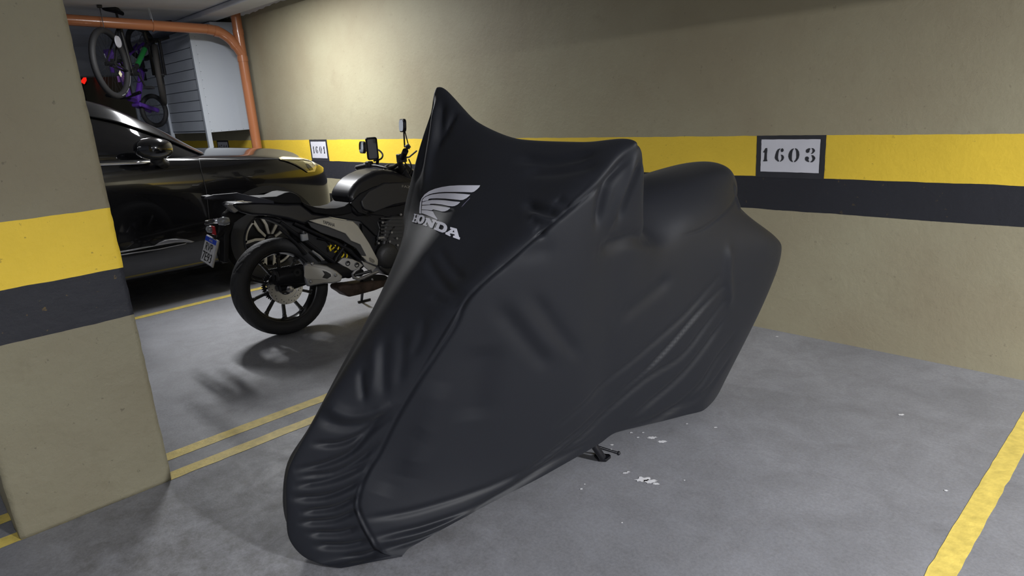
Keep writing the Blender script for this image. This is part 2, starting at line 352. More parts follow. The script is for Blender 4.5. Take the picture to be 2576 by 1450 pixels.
#FOLDS
FOLDS=[(0.01,0.007,[(840,367,1245),(778,365,1172),(625,326,1080),(458,276,956),(320,227,840),(274,210,744),(181,169,596),(108,140,470),(49,121,354),(6,117,295),(-27,121,236),(-39,132,171),(-10,179,56)]),
(0.018,0.018,[(603,-438,1420),(569,-422,1336),(523,-397,1240),(485,-369,1158)]),
(-0.014,0.018,[(614,-430,1419),(563,-374,1322),(516,-338,1214),(473,-300,1122)]),
(0.012,0.016,[(603,-384,1402),(578,-351,1336),(548,-327,1268)]),
(0.01,0.015,[(620,-311,1366),(595,-313,1334),(569,-300,1287)]),
(0.01,0.014,[(605,-312,1347),(575,-320,1308),(540,-315,1247)]),
(0.014,0.018,[(634,34,1216),(676,148,1205),(712,219,1212),(750,284,1227)]),
(0.012,0.022,[(620,97,1178),(665,202,1178),(706,282,1191),(738,317,1205)]),
(0.008,0.012,[(554,190,1083),(564,272,1067),(589,313,1058)]),
(0.008,0.012,[(530,236,1051),(545,287,1041),(565,308,1038)]),
(0.01,0.012,[(605,266,1107),(612,305,1091),(623,323,1084)]),
(0.008,0.012,[(525,274,1030),(547,305,1018)]),
(0.022,0.018,[(811,367,1224),(758,361,1162),(728,353,1111),(722,341,1001)]),
(-0.016,0.018,[(836,367,1212),(816,362,1143),(791,346,1071),(784,328,981)]),
(0.016,0.018,[(854,363,1200),(840,362,1141),(838,343,1076),(832,324,998)]),
(0.022,0.026,[(753,326,923),(841,312,926),(936,311,929),(1064,253,887)]),
(0.008,0.016,[(309,-8,936),(295,86,882),(290,162,852),(313,216,845)]),
(0.006,0.014,[(340,7,960),(333,96,915),(329,170,889)]),
(0.006,0.014,[(258,97,839),(272,168,825),(299,214,821)]),
(-0.006,0.02,[(95,13,700),(74,61,624),(46,82,542)]),
(0.008,0.012,[(42,29,624),(32,53,578),(28,73,532)]),
(0.006,0.018,[(123,40,713),(92,80,624),(79,110,540)]),
(0.005,0.018,[(167,78,738),(144,115,660),(119,130,576)]),
(0.005,0.018,[(216,118,775),(195,141,719),(161,135,661)]),
(-0.01,0.02,[(-66,-13,529),(-44,39,502),(-7,70,483),(46,102,488),(96,128,513)]),
(0.01,0.018,[(-95,-4,492),(-52,50,463),(0,81,456),(54,110,472),(99,133,492)]),
(0.014,0.012,[(558,171,1093),(568,249,1080),(588,299,1072)]),
(0.012,0.01,[(523,291,1015),(542,306,1004)]),
(-0.008,0.012,[(544,220,1067),(556,282,1053),(582,315,1047)]),
(0.014,0.011,[(-182,15,337),(-109,49,341),(-31,81,368),(29,103,426),(80,126,461)]),
(0.014,0.011,[(-177,24,313),(-89,67,307),(-10,97,339),(45,116,380)]),
(0.014,0.011,[(-191,25,284),(-102,66,286),(-25,99,308),(7,109,324)]),
(0.014,0.011,[(-207,25,245),(-126,69,235),(-49,104,258),(-15,113,280)]),
(0.014,0.011,[(-190,46,193),(-108,90,191),(-38,121,221)]),
(0.014,0.011,[(-200,47,157),(-114,95,149),(-45,129,174)]),
(0.014,0.011,[(-182,65,115),(-107,110,103),(-52,140,114)]),
(0.014,0.011,[(-169,83,70),(-94,129,57),(-31,165,66)]),
(0.014,0.011,[(-130,88,15),(-62,163,19),(3,194,31)]),
(0.014,0.011,[(-124,26,413),(-61,60,402),(6,91,424),(65,116,477)]),
(0.01,0.012,[(1444,298,677),(1291,294,567),(1060,283,455),(836,277,363),(656,274,279)]),
(0.013,0.01,[(1483,301,628),(1332,297,537),(1162,287,412),(1058,277,348),(764,271,219),(546,257,130),(499,254,107)]),
(0.012,0.012,[(1523,303,576),(1419,300,486),(1284,296,377),(1101,279,326),(850,264,207),(691,264,146),(528,256,100)]),
(-0.006,0.012,[(1478,301,607),(1307,297,502),(1125,283,371),(814,271,242),(616,263,165)]),
(0.013,0.014,[(1533,301,479),(1415,300,369),(1272,291,266),(1058,266,168)]),
(0.01,0.016,[(1628,296,381),(1513,298,283),(1414,298,187),(1210,278,113),(1004,258,131)]),
(0.008,0.014,[(1642,284,262),(1540,291,179),(1389,296,134),(1191,277,122)]),
(0.008,0.012,[(-26,145,146),(71,179,134),(178,206,128),(391,240,125),(549,257,140)]),
(0.011,0.012,[(-22,166,78),(59,196,77),(166,225,71),(365,247,72),(675,262,123),(877,256,143)]),
(-0.008,0.012,[(-15,176,57),(62,205,57),(171,232,56),(374,249,64)]),
(0.008,0.01,[(3,193,33),(100,226,37),(204,243,45),(397,250,65)]),
(0.008,0.04,[(188,171,412),(88,145,287),(32,147,209)]),
(-0.012,0.05,[(239,192,571),(175,167,382),(116,160,252)]),
(0.012,0.06,[(372,241,670),(356,228,545),(339,217,399)]),
(0.01,0.03,[(400,259,800),(469,272,705),(592,287,539)]),
(0.009,0.026,[(512,292,813),(609,301,675),(722,303,541)]),
(-0.004,0.03,[(462,278,803),(537,287,677),(637,297,564)]),
(0.006,0.03,[(392,248,916),(469,283,955),(579,317,952)]),
(0.004,0.006,[(1653,177,966),(1591,214,946),(1455,252,910),(1351,261,882),(1256,255,875)]),
(0.01,0.01,[(1682,145,1018),(1661,183,945),(1661,223,899)]),
(-0.008,0.01,[(1661,158,1015),(1647,189,951),(1628,228,910)]),
(-0.012,0.02,[(1492,294,793),(1502,303,678),(1547,302,531)]),
(0.012,0.03,[(1184,280,725),(1076,285,688),(915,290,636)])]
def fold_shift(P,Nn):
    D=np.zeros(len(P))
    for dp,w,pts in FOLDS:
        pts=np.array(smooth_path([np.array(p)/1000 for p in pts],4)); L=np.r_[0,np.cumsum(np.linalg.norm(np.diff(pts,axis=0),axis=1))]
        best=np.full(len(P),9.); bl=np.zeros(len(P))
        for i in range(len(pts)-1):
            a,b=pts[i],pts[i+1]; ab=b-a
            t=np.clip((P-a)@ab/(ab@ab+1e-12),0,1); d=np.linalg.norm(P-(a+t[:,None]*ab),axis=1)
            m=d<best; best[m]=d[m]; bl[m]=(L[i]+t[m]*(L[i+1]-L[i]))/L[-1]
        D-=dp*np.exp(-(best/w)**2)*np.clip(np.minimum(bl,1-bl)*5+.15,0,1)**.8
    return D
def gnorm(G_):
    du=np.gradient(G_,axis=0); dv=np.gradient(G_,axis=1); n=np.cross(du,dv); return n/(np.linalg.norm(n,axis=2,keepdims=True)+1e-9)
gn=gnorm(GR).reshape(-1,3)
if (gn[(5*NU)*V_+int(1.5*NV)])[1]<0: gn=-gn
cov_l=cov_l+gn*fold_shift(cov_l,gn)[:,None]
uu,vv=np.meshgrid(np.arange(U_)/NU,np.arange(V_)/NV,indexing='ij')
step=np.clip((vv-3)/.10,0,1)*np.clip((7.0-vv)/.3,0,1)*np.clip((9.6-uu)/.8,0,1)*np.clip((uu-.3)/.5,0,1)
cov_l=cov_l-gn*(.009*step.reshape(-1))[:,None]
cov_l[:,2]=np.maximum(cov_l[:,2],.004)
#ENDFOLDS
M_cover=mat('stretch_fabric',(.0112,.0125,.0175),.52,sheen=.04,bump=.12,bscale=900,spec=.32)
cover=mesh('motorcycle_cover',h2w(cov_l),CFc,M_cover,smooth=True)
bm=bmesh.new(); bm.from_mesh(cover.data); bmesh.ops.remove_doubles(bm,verts=bm.verts,dist=.0004); bmesh.ops.recalc_face_normals(bm,faces=bm.faces); bm.to_mesh(cover.data); bm.free()
# ---------------------------------------------------------------- naked motorcycle beyond the covered one
YK=-.14; Y0=np.array([-4.126,1.746,0.])
def yw(s,t,z): return (Y0[0]+t+YK*z,Y0[1]+s,z)
def YP(x,y,t):
    d=ray(x,y); n=np.array([1.,0,-YK]); P=CC+d*((t-((CC-Y0)@n))/(d@n)); return P
M_black=mat('black_plastic',(.008,.008,.010),.48,bump=.1,bscale=300,spec=.22)
M_tankp=mat('black_satin_paint',(.008,.008,.011),.36,coat=.08,spec=.4)
M_rub=mat('tyre_rubber',(.016,.016,.018),.68,bump=.15,bscale=120)
M_rim=mat('black_rim_paint',(.010,.010,.011),.3)
M_silver=mat('silver_paint',(.42,.405,.37),.34,metal=.55)
M_alu=mat('brushed_aluminium',(.36,.36,.38),.36,metal=.8)
M_steel=mat('steel',(.55,.55,.58),.22,metal=1)
M_dark=mat('dark_metal',(.02,.02,.022),.45,metal=.4)
M_eng=mat('engine_casting',(.035,.035,.037),.5,metal=.3,bump=.3,bscale=90)
M_chrome=mat('chrome',(.85,.85,.88),.06,metal=1)
M_rust=mat('rusty_exhaust',(.075,.05,.04),.7,metal=.3,bump=.6,bscale=50,var=.5,vscale=20)
M_yel=mat('yellow_spring',(.75,.55,.02),.35)
M_red=mat('red_lens',(.45,.01,.015),.2)
M_lens=mat('clear_lens',(.26,.27,.29),.12,coat=.5,metal=.3)
M_smoke=mat('smoked_lens',(.16,.16,.17),.25,coat=.5)
M_white=mat('white_plate',(.60,.60,.62),.4)
M_blue=mat('blue_plate_band',(.02,.07,.6),.35)
M_ink=mat('black_ink',(.01,.01,.012),.5)
M_seat=mat('seat_vinyl',(.006,.006,.007),.6,bump=.25,bscale=500,spec=.12)
moto=empty('motorcycle',(Y0[0],Y0[1]+.68,0)); tag(moto,'black naked motorcycle with silver side panel and rear licence plate, parked beyond the covered one','motorcycle')
def slab(name,px,t,th,m,parent=moto,bev=.006,seg=2,taper=0,auto=None):
    A=[YP(x,y,t) for x,y in px]; c=sum(A)/len(A)
    F_=[a+np.array([th/2,0,0])+(c-a)*taper for a in A]; B_=[a-np.array([th/2,0,0])+(c-a)*taper*(1 if taper and t==0 else 0) for a in A]
    return G().prism(F_,B_).obj(name,m,parent,bevel=bev,seg=seg)
AX=np.array([1,0,.14]); AX/=np.linalg.norm(AX)
def wheel(s0,name,back):
    c=np.array(yw(s0,0,.316)); g=G(); n=300
    prof=[(.236,-.052),(.25,-.066),(.27,-.071),(.288,-.067)]+[(.300+.019*math.sqrt(max(0,1-(h/.060)**2)),h) for h in np.linspace(-.058,.058,17)]+[(.288,.067),(.27,.071),(.25,.066),(.236,.052)]
    g.lathe(prof,c,AX,n,closed=True); V=g.V; m=len(prof); up=np.array([0,1.,0])
    for k in range(n):
        a=k/n*26
        for j in range(4,m-4):
            h=prof[j][1]; ph=(a+abs(h)*22)%1
            if ph<.13 and .006<abs(h)<.055:
                v=np.array(V[k*m+j]); d=v-c; V[k*m+j]=tuple(c+d*(1-.016))
    rim=G(); rim.lathe([(.222,-.046),(.232,-.052),(.243,-.052),(.243,-.046),(.232,-.02),(.232,.02),(.243,.046),(.243,.052),(.232,.052),(.222,.046),(.214,.02),(.214,-.02)],c,AX,96,closed=True)
    rim.lathe([(.0,-.05),(.045,-.05),(.052,-.03),(.052,.03),(.045,.05),(0,.05)],c,AX,40)
    a1=np.cross(AX,[0,0,1.]); a1/=np.linalg.norm(a1); a2=np.cross(AX,a1)
    for k in range(10):
        th=2*PI*(k+.33)/10; e=math.cos(th)*a1+math.sin(th)*a2; f_=-math.sin(th)*a1+math.cos(th)*a2
        q=[]
        for r,w,h in ((.045,.012,.016),(.12,.0085,.012),(.185,.009,.013),(.205,.011,.015),(.221,.020,.02)):
            q.append([c+e*r+f_*w+AX*h,c+e*r-f_*w+AX*h,c+e*r-f_*w-AX*h,c+e*r+f_*w-AX*h])
        for i in range(4):
            rim.add(q[i]+q[i+1],[(0,1,5,4),(1,2,6,5),(2,3,7,6),(3,0,4,7),(0,3,2,1),(4,5,6,7)])
    w=rim.obj(name,M_rim,moto,bevel=.002,seg=1,auto=.6)
    g.obj('tyre',M_rub,w,auto=.7)
    d=G(); dc=c+AX*.068; d.lathe([(.083,-.003),(.118,-.003),(.118,.003),(.083,.003)],dc,AX,72,closed=True)
    d.lathe([(.055,-.002),(.083,-.002),(.083,.002),(.055,.002)],dc-AX*.003,AX,40,closed=True)
    do=d.obj('brake_disc',M_steel,w,auto=.5)
    hl=G()
    for k in range(36):
        th=2*PI*k/36; r=.092+.018*(k%3)/2; p=dc+(math.cos(th)*a1+math.sin(th)*a2)*r+AX*.0035
        hl.lathe([(.0032,0),(0,.0004)],p,AX,8)
    hl.obj('disc_holes',M_ink,do)
    sp=G(); sc=c-AX*.075; nt=42
    ri=[];ro=[]
    for k in range(nt*4):
        th=2*PI*k/(nt*4); r=.103 if k%4 in(0,1) else .094; ro.append(sc+(math.cos(th)*a1+math.sin(th)*a2)*r); ri.append(sc+(math.cos(th)*a1+math.sin(th)*a2)*.074)
    N=len(ro); V=ro+ri+[v+AX*.006 for v in ro]+[v+AX*.006 for v in ri]
    sp.add(V,[(k,(k+1)%N,N+(k+1)%N,N+k) for k in range(N)]+[(2*N+k,3*N+k,3*N+(k+1)%N,2*N+(k+1)%N) for k in range(N)]+[(k,2*N+k,2*N+(k+1)%N,(k+1)%N) for k in range(N)])
    for k in range(5):
        th=2*PI*k/5; e=math.cos(th)*a1+math.sin(th)*a2; sp.tube([sc+e*.04,sc+e*.08],.009,6)
    if back: sp.obj('sprocket',M_dark,w)
    return w
wheel(.08,'rear_wheel',True)
wheel(1.42,'front_wheel',False)
# swingarm, hub carrier, chain
g=G()
for t in (.095,-.105):
    g.tube([yw(.03,t,.325),yw(.10,t,.325),yw(.35,t,.35),yw(.66,t*.9,.37)],[.02,.026,.028,.03],10)
g.tube([yw(.08,-.12,.316),yw(.08,.125,.316)],.012,10)
g.obj('swingarm',M_black,moto,auto=.8)
G().box(yw(.155,.085,.35),(.045,.12,.085)).obj('brake_caliper',M_dark,moto,bevel=.01)
g=G(); g.lathe([(.0,.0),(.024,0),(.024,.018),(.012,.022),(0,.022)],np.array(yw(.08,.115,.316)),AX,20); g.obj('axle_nut',M_steel,moto,auto=.5)
for z0,z1 in ((.225,.335),(.41,.385)):
    g=G()
    P=[yw(.06+.6*k/60,-.108,z0+(z1-z0)*k/60) for k in range(61)]
    for i in range(60):
        a,b=np.array(P[i]),np.array(P[i+1]); g.box((a+b)/2,(.008,.012,.010 if i%2 else .014))
    g.obj('chain_run',M_dark,moto)
# muffler with heat shield
mu=G(); mu.tube([yw(-.005,.155,.415),yw(.0,.155,.413),yw(.15,.155,.40),yw(.40,.15,.365),yw(.55,.13,.33),yw(.62,.10,.30)],[.048,.052,.062,.058,.035,.028],24)
mf=mu.obj('muffler',M_black,moto,auto=.8)
g=G(); g.lathe([(.016,0),(.022,.004),(.046,.004),(.052,-.004)],np.array(yw(-.008,.155,.416)),(-.02,-1,.06),28); g.obj('muffler_end_cap',M_dark,mf,auto=.6)
g=G(); g.lathe([(.010,0),(.024,0.001),(.026,-.006)],YP(748,686,.222),(1,-.2,0),20); g.obj('bracket_bolt',M_dark,mf)
sh=slab('heat_shield',[(763,668),(768,661),(775,660),(822,668),(848,682),(863,695),(858,709),(835,714),(815,714),(773,722),(769,714),(764,698)],.215,.025,M_alu,mf,.008,3,taper=.06)
slab('shield_insert',[(765.5,671),(768,668),(815,677),(832,685),(836,692),(831,701),(815,704),(770,702),(765,696)],.23,.003,mat('light_aluminium',(.5,.5,.51),.4,metal=.6),sh,.001,1)
slab('shield_slot',[(811,681),(822,684),(832,690),(833,696),(823,702),(811,699),(817,690)],.233,.003,M_ink,sh,0.0005,1)
for x,y in ((783,709),(786,664),(845,693)):
    g=G(); g.lathe([(0,.004),(.006,.004),(.011,.0)],YP(x,y,.232),(1,0,0),16); g.obj('bolt',M_steel,sh)
# collector, side stand
slab('exhaust_chamber',[(838,722),(846,714),(877,712),(919,705),(972,702),(966,715),(930,729),(889,740),(866,745),(856,737),(843,729)],.06,.13,M_rust,moto,.02,4)
slab('lower_frame',[(905,700),(930,690),(965,692),(978,700),(968,714),(940,725),(918,722)],.08,.05,M_black,moto,.008)
for x,y in ((937,704),(952,712)):
    g=G(); g.lathe([(0,.004),(.006,.004),(.010,0)],YP(x,y,.106),(1,0,0),14); g.obj('bolt',M_steel,moto)
g=G(); a=YP(912,730,-.10); b=np.array([-4.335,2.50,.018])
g.tube([a,b],[.012,.010],10); g.tube([b+np.array([-.005,-.03,-.008]),b+np.array([.01,.07,-.008])],.009,8); g.obj('side_stand',M_dark,moto)
# footpeg brackets
br=slab('footpeg_bracket',[(848,661),(860,649),(868,648),(886,652),(905,661),(913,668),(905,675),(884,682),(872,677),(860,669)],.17,.018,M_alu,moto,.006,3)
for x,y in ((875,663),(898,667)):
    g=G(); g.lathe([(0,-.002),(.011,-.002),(.014,.003),(.018,.001)],YP(x,y,.181),(1,0,0),20); g.obj('bracket_hole',M_ink,br)
slab('heel_guard',[(908,656),(946,672),(937,685),(932,686),(915,671)],.165,.012,M_alu,moto,.004)
g=G(); g.tube([YP(x,y,.17) for x,y in ((903,676),(893,682),(886,690),(890,699),(902,703),(915,699),(930,692),(950,684))],.011,10); g.obj('brake_pedal',M_alu,moto)
g=G(); g.tube([YP(893,693,.20),YP(935,682,.24)],[.012,.010],10); g.obj('footpeg',M_dark,moto)
g=G(); g.tube([YP(800,642,.12),YP(815,655,.12)],.007,8); g.tube([YP(785,631,.13),YP(803,645,.13),YP(812,654,.13)],[.007,.011,.010],8); g.obj('passenger_footpeg',M_alu,moto)
# dark middle: frame, airbox, shock
slab('airbox',[(690,548),(760,560),(810,582),(870,612),(905,640),(908,668),(870,700),(835,690),(800,668),(770,640),(730,600)],.0,.13,M_black,moto,.02,3)
g=G()
for P,r in (([(705,560,.10),(760,600,.10),(812,640,.11),(858,672,.11)],.012),([(740,562,.09),(800,590,.10),(870,625,.10),(905,655,.10)],.011),([(700,572,.09),(745,612,.09),(770,640,.09)],.010),([(880,600,.09),(845,650,.1),(835,690,.1)],.012),([(870,640,.1),(850,610,.09),(800,600,.09)],.005),([(860,655,.1),(848,628,.1),(830,605,.09)],.004)):
    g.tube([YP(*p) for p in P],r,8)
g.obj('frame',M_black,moto)
g=G(); g.box(YP(765,597,.13),(.03,.05,.05)); rs=g.obj('brake_fluid_reservoir',M_lens,moto,bevel=.008); g=G(); g.tube([YP(762,588,.13),YP(763,583,.13)],.022,14); g.obj('reservoir_cap',M_dark,rs)
g=G(); P=[]
A,B=YP(832,613,.07),YP(868,650,.05)
for k in range(140):
    a=k/139*5*2*PI; ctr=A+(B-A)*k/139; dn=(B-A)/np.linalg.norm(B-A); e1=np.cross(dn,[1,0,0]); e1/=np.linalg.norm(e1); e2=np.cross(dn,e1)
    P.append(ctr+.026*(math.cos(a)*e1+math.sin(a)*e2))
g.tube(P,.0055,8); sk=g.obj('shock_spring',M_yel,moto,smooth=True); g=G(); g.tube([A-(B-A)*.4,A,B,B+(B-A)*.3],[.012,.016,.016,.012],12); g.obj('shock_body',M_dark,sk)
g=G(); g.tube([YP(833,617,.11),YP(829,624,.11),YP(832,632,.11)],.007,8); g.obj('yellow_hose',M_yel,moto,smooth=True)
# rear fender, tail
slab('inner_mudguard',[(640,548),(665,543),(700,550),(735,570),(775,603),(792,640),(776,641),(742,600),(705,568),(670,553)],.0,.11,M_black,moto,.015,3)
tl=slab('tail_fairing',[(567,514),(580,508),(640,506),(700,510),(740,509),(770,533),(824,542),(780,552),(788,571),(760,566),(706,549),(660,541),(619,539),(590,532)],.0,.19,M_tankp,moto,.03,4)
slab('under_tail',[(575,530),(619,538),(600,550),(583,562),(572,590),(571,660),(556,660),(556,560),(563,536)],-.02,.07,M_black,moto,.01)
slab('tail_light',[(566,516),(570,513),(592,514),(600,518),(597,523),(603,526),(588,536),(583,534)],.06,.05,M_smoke,moto,.006)
rk=slab('grab_rail',[(513,502),(516,496),(536,490),(596,485),(606,488),(687,505),(689,513),(629,511),(586,502),(538,501)],.10,.022,mat('charcoal_plastic',(.022,.023,.031),.55,spec=.15),moto,.005)
slab('grab_rail',[(513,502),(516,496),(536,490),(596,485),(606,488),(687,505),(689,513),(629,511),(586,502),(538,501)],-.10,.022,M_black,moto,.005)
G().box((YP(530,497,0)),(.2,.05,.018)).obj('rail_crossbar',M_black,moto,bevel=.006)
slab('chrome_trim',[(590,506),(612,504),(614,506),(640,509),(612,510)],.112,.004,M_chrome,moto,.001,1)
slab('pillion_seat',[(620,499),(640,494),(679,492),(700,483),(712,481),(725,485),(737,493),(743,503),(743,511),(690,511),(650,505)],.0,.20,M_seat,moto,.03,4)
slab('rider_seat',[(738,505),(752,512),(775,519),(799,522),(825,521),(845,516),(857,507),(861,503),(864,520),(864,533),(840,539),(815,540),(770,533),(745,516)],.0,.24,M_seat,moto,.03,4)
# side panels
sp=slab('side_panel',[(776,555),(800,550),(824,547),(859,553),(886,556),(899,568),(927,611),(950,654),(949,669),(922,659),(907,643),(920,644),(905,616),(881,606),(867,588),(823,571),(790,561)],.135,.02,M_silver,moto,.006,3)
slab('lower_side_panel',[(771,557),(790,561),(823,571),(867,588),(881,606),(905,616),(920,644),(907,643),(894,625),(856,603),(806,586),(781,572)],.13,.02,mat('grey_black_plastic',(.022,.022,.026),.5),moto,.005)
V,Fs=text_mesh('YAMAHA',1)
a=YP(827,563,.1465); ux=(YP(841,567,.1465)-YP(811,558,.1465)); w=max(v[0] for v in V)-min(v[0] for v in V); ux=ux/w
uy=(YP(827,557.5,.1465)-YP(826,566.5,.1465))/.72
G().add([a+ux*v[0]+uy*v[1]+np.array([.002,0,0]) for v in V],Fs).obj('maker_lettering',M_ink,sp)
slab('panel_slot',[(928,650),(931,648),(941,654),(943,660),(938,662),(930,657)],.146,.004,mat('grey_slot',(.15,.14,.12),.5),sp,.001,1)
# tank
tk=slab('fuel_tank',[(850,494),(858,476),(868,461),(880,449),(898,438),(918,429),(940,425),(966,428),(992,438),(1028,452),(1035,475),(1030,500),(990,515),(950,522),(918,526),(900,540),(880,542),(862,532),(858,505)],.0,.27,M_tankp,moto,.055,6)
slab('tank_shroud',[(905,505),(925,480),(965,460),(1030,458),(1050,470),(1045,505),(990,515),(940,535),(915,528),(908,518)],.14,.03,mat('satin_black',(.015,.015,.018),.45),moto,.012,3)
slab('tank_shroud_edge',[(880,512),(905,487),(940,470),(972,463),(930,485),(905,508),(912,530),(935,545),(900,535)],.137,.02,M_black,moto,.006)
slab('tank_cap',[(938,430),(950,427),(975,433),(991,440),(975,441),(950,437)],.03,.03,M_dark,moto,.004)
V,Fs=text_mesh('FAZER',1); a=YP(1028,471,.157); ux=(YP(1045,473,.157)-YP(1010,469,.157))/max(v[0]*2 for v in V); uy=(YP(1028,468,.157)-YP(1028,474,.157))/.72
G().add([a+ux*v[0]+uy*v[1] for v in V],Fs).obj('tank_lettering',M_alu,tk)
slab('tank_underside',[(880,538),(918,522),(990,512),(1050,500),(1060,560),(1000,548),(950,545),(900,550)],.0,.18,M_black,moto,.01)
slab('centre_cover',[(800,540),(830,530),(862,522),(905,535),(950,540),(950,600),(925,590),(905,570),(888,556),(835,547)],.0,.20,M_black,moto,.01)
# engine
en=slab('engine',[(945,560),(962,540),(1010,538),(1040,545),(1045,660),(1000,690),(955,690),(930,670),(940,610)],.0,.24,M_eng,moto,.02,3)
g=G()
for k in range(7):
    y=548+k*9; g.prism([YP(958,y,.13),YP(1012,y,.13),YP(1012,y+4,.13),YP(958,y+4,.13)],[YP(958,y,-.1),YP(1012,y,-.1),YP(1012,y+4,-.1),YP(958,y+4,-.1)])
g.obj('cylinder_fins',M_eng,en)
g=G(); g.lathe([(0,.035),(.06,.035),(.085,.022),(.095,0)],YP(975,645,.12),(1,0,0),40); g.obj('clutch_cover',M_eng,en,auto=.7)
for x,y in ((952,612),(985,585),(998,600),(1000,617),(962,560),(1008,540),(980,608)):
    g=G(); g.lathe([(0,.006),(.008,.006),(.010,0)],YP(x,y,.135),(1,0,0),10); g.obj('bolt',M_alu,en)
g=G(); g.tube([YP(950,600,.12),YP(965,598,.12)],.013,10); g.obj('sensor',M_alu,en)
g=G(); g.tube([YP(1000,560,.1),YP(985,580,.13),YP(970,620,.13),YP(962,660,.12)],.006,8); g.tube([YP(945,545,.09),YP(955,575,.1),YP(948,610,.1)],.006,8); g.obj('cables',M_ink,en)
slab('down_frame',[(905,545),(945,545),(950,600),(940,650),(950,668),(930,640),(910,600)],.06,.04,M_black,moto,.008)
# plate holder, plate, indicators
g=G(); pc=(YP(520,604,-.1)+YP(544.6,594,.1))/2; p2=(YP(500.7,667,-.1)+YP(534.6,657,.1))/2
vx=(YP(544.6,594,.1)-YP(520,604,-.1)); pxv=np.array([.165,0,-.02]); c0=(pc+p2)/2; pyv=(pc-p2); nrm=np.cross(pxv,pyv); nrm/=np.linalg.norm(nrm)
if nrm[1]>0: nrm=-nrm
def plate_pt(a,b,o=0): return c0+pxv*a+pyv*b+nrm*o
def plate_quad(a0,a1,b0,b1,o,th): return [plate_pt(a,b,o) for a,b in((a0,b0),(a1,b0),(a1,b1),(a0,b1))],[plate_pt(a,b,o-th) for a,b in((a0,b0),(a1,b0),(a1,b1),(a0,b1))]
F1,B1=plate_quad(-.53,.53,-.53,.53,-.003,.012); hold=G().prism(F1,B1).obj('plate_holder',M_alu,moto,bevel=.002)
F1,B1=plate_quad(-.5,.5,-.5,.5,0,.003); pl=G().prism(F1,B1).obj('licence_plate',M_white,moto,bevel=.001,seg=1)
F1,B1=plate_quad(-.49,.49,.31,.49,.0012,.001); G().prism(F1,B1).obj('country_band',M_blue,pl)
for txt,sx,sy,cx,cy,m_ in (('BRASIL',.30,.09,.05,.40,M_white),('RVP',.62,.30,0,.12,M_ink),('7E93',.82,.34,0,-.26,M_ink)):
    V,Fs=text_mesh(txt,1); x0=min(v[0] for v in V);x1=max(v[0] for v in V);y0=min(v[1] for v in V);y1=max(v[1] for v in V)
    G().add([plate_pt(cx+((v[0]-x0)/(x1-x0)-.5)*sx,cy+((v[1]-y0)/(y1-y0)-.5)*sy,.0024) for v in V],Fs).obj('plate_lettering',m_,pl)
g=G(); g.tube([plate_pt(.2,.5,-.01),YP(560,585,0),YP(575,560,0)],[.012,.018,.02],8); g.obj('plate_bracket',M_black,moto)
rf=G(); rf.box(YP(537,580,.0),(.05,.012,.055)); rf.obj('red_reflector',M_red,moto,bevel=.004)
g=G(); g.lathe([(0,.03),(.018,.022),(.022,0),(.016,-.02),(0,-.025)],YP(530,577,-.02),(0,-1,.1),18); g.obj('plate_light',M_lens,moto,smooth=True)
ts=G(); ts.tube([YP(519,563,-.24),YP(522,560,-.22),YP(540,557,-.12),YP(556,555,.0)],[.013,.018,.016,.015],14); ts.obj('turn_signal',M_chrome,moto,smooth=True)
ts=G(); ts.lathe([(0,.035),(.02,.028),(.027,0),(.022,-.03),(0,-.04)],YP(562,557,.16),(0,-1,.1),20); ts.obj('turn_signal',M_lens,moto,smooth=True)
g=G(); g.tube([YP(562,557,.14),YP(575,556,.03)],.009,8); g.obj('signal_stalk',M_black,moto)
# handlebar, controls, mirrors, dash
hb=G(); LG,LE=YP(898,422,-.37),YP(925,416,-.26); RG=YP(1020,380,.36); RI=YP(1013,396,.25)
hb.tube([LG,LE,YP(950,418,-.14),YP(975,424,-.04),YP(992,420,.06),YP(1005,410,.15),RI,RG],.011,12); bar=hb.obj('handlebar',M_dark,moto,smooth=True)
g=G(); g.tube([LG,LG+(LE-LG)*.97],.018,16); lg=g.obj('grip',M_black,bar); g=G(); g.tube([LG-(LE-LG)*.06,LG+(LE-LG)*.05],.017,16); g.obj('bar_end',M_chrome,lg)
g=G(); g.tube([RI,RG],.021,16); g.obj('grip',M_black,bar)
g=G(); g.tube([YP(1022,372,.40),YP(1030,366,.42)],.016,14); g.obj('bar_end',M_dark,bar)
g=G(); g.box(YP(929,414,-.24),(.05,.05,.05)); g.obj('switch_cluster',M_dark,bar,bevel=.01)
g=G(); g.box(YP(1010,398,.22),(.05,.06,.06)); g.tube([YP(1006,405,.2),YP(1010,430,.1),YP(1016,445,.05)],.02,10); g.obj('brake_master_cylinder',M_dark,bar,bevel=.006)
g=G(); g.tube([YP(1012,398,.2),YP(1030,395,.26),YP(1048,380,.36)],.006,8); g.obj('brake_lever',M_alu,bar)
g=G(); g.tube([YP(925,408,-.24),YP(940,415,-.3),YP(915,412,-.38)],.005,8); g.obj('clutch_lever',M_alu,bar)
for P in ([(1015,400,.2),(1022,420,.15),(1010,440,.1),(990,435,.0)],[(1028,400,.2),(1035,420,.2),(1028,440,.1)],[(945,418,-.2),(962,422,-.1),(975,440,.0),(985,450,.0)],[(1000,405,.15),(1005,425,.1),(1020,450,.0)]):
    g=G(); g.tube(smooth_path([YP(*p) for p in P],6),.005,8); g.obj('cable',M_ink,bar,smooth=True)
def rrect(w,h,r,n=5):
    P=[]
    for cx,cy,a0 in ((w-r,h-r,0),(-w+r,h-r,90),(-w+r,-h+r,180),(w-r,-h+r,270)):
        for k in range(n+1):
            a=math.radians(a0+90*k/n); P.append((cx+r*math.cos(a),cy+r*math.sin(a)))
    return P
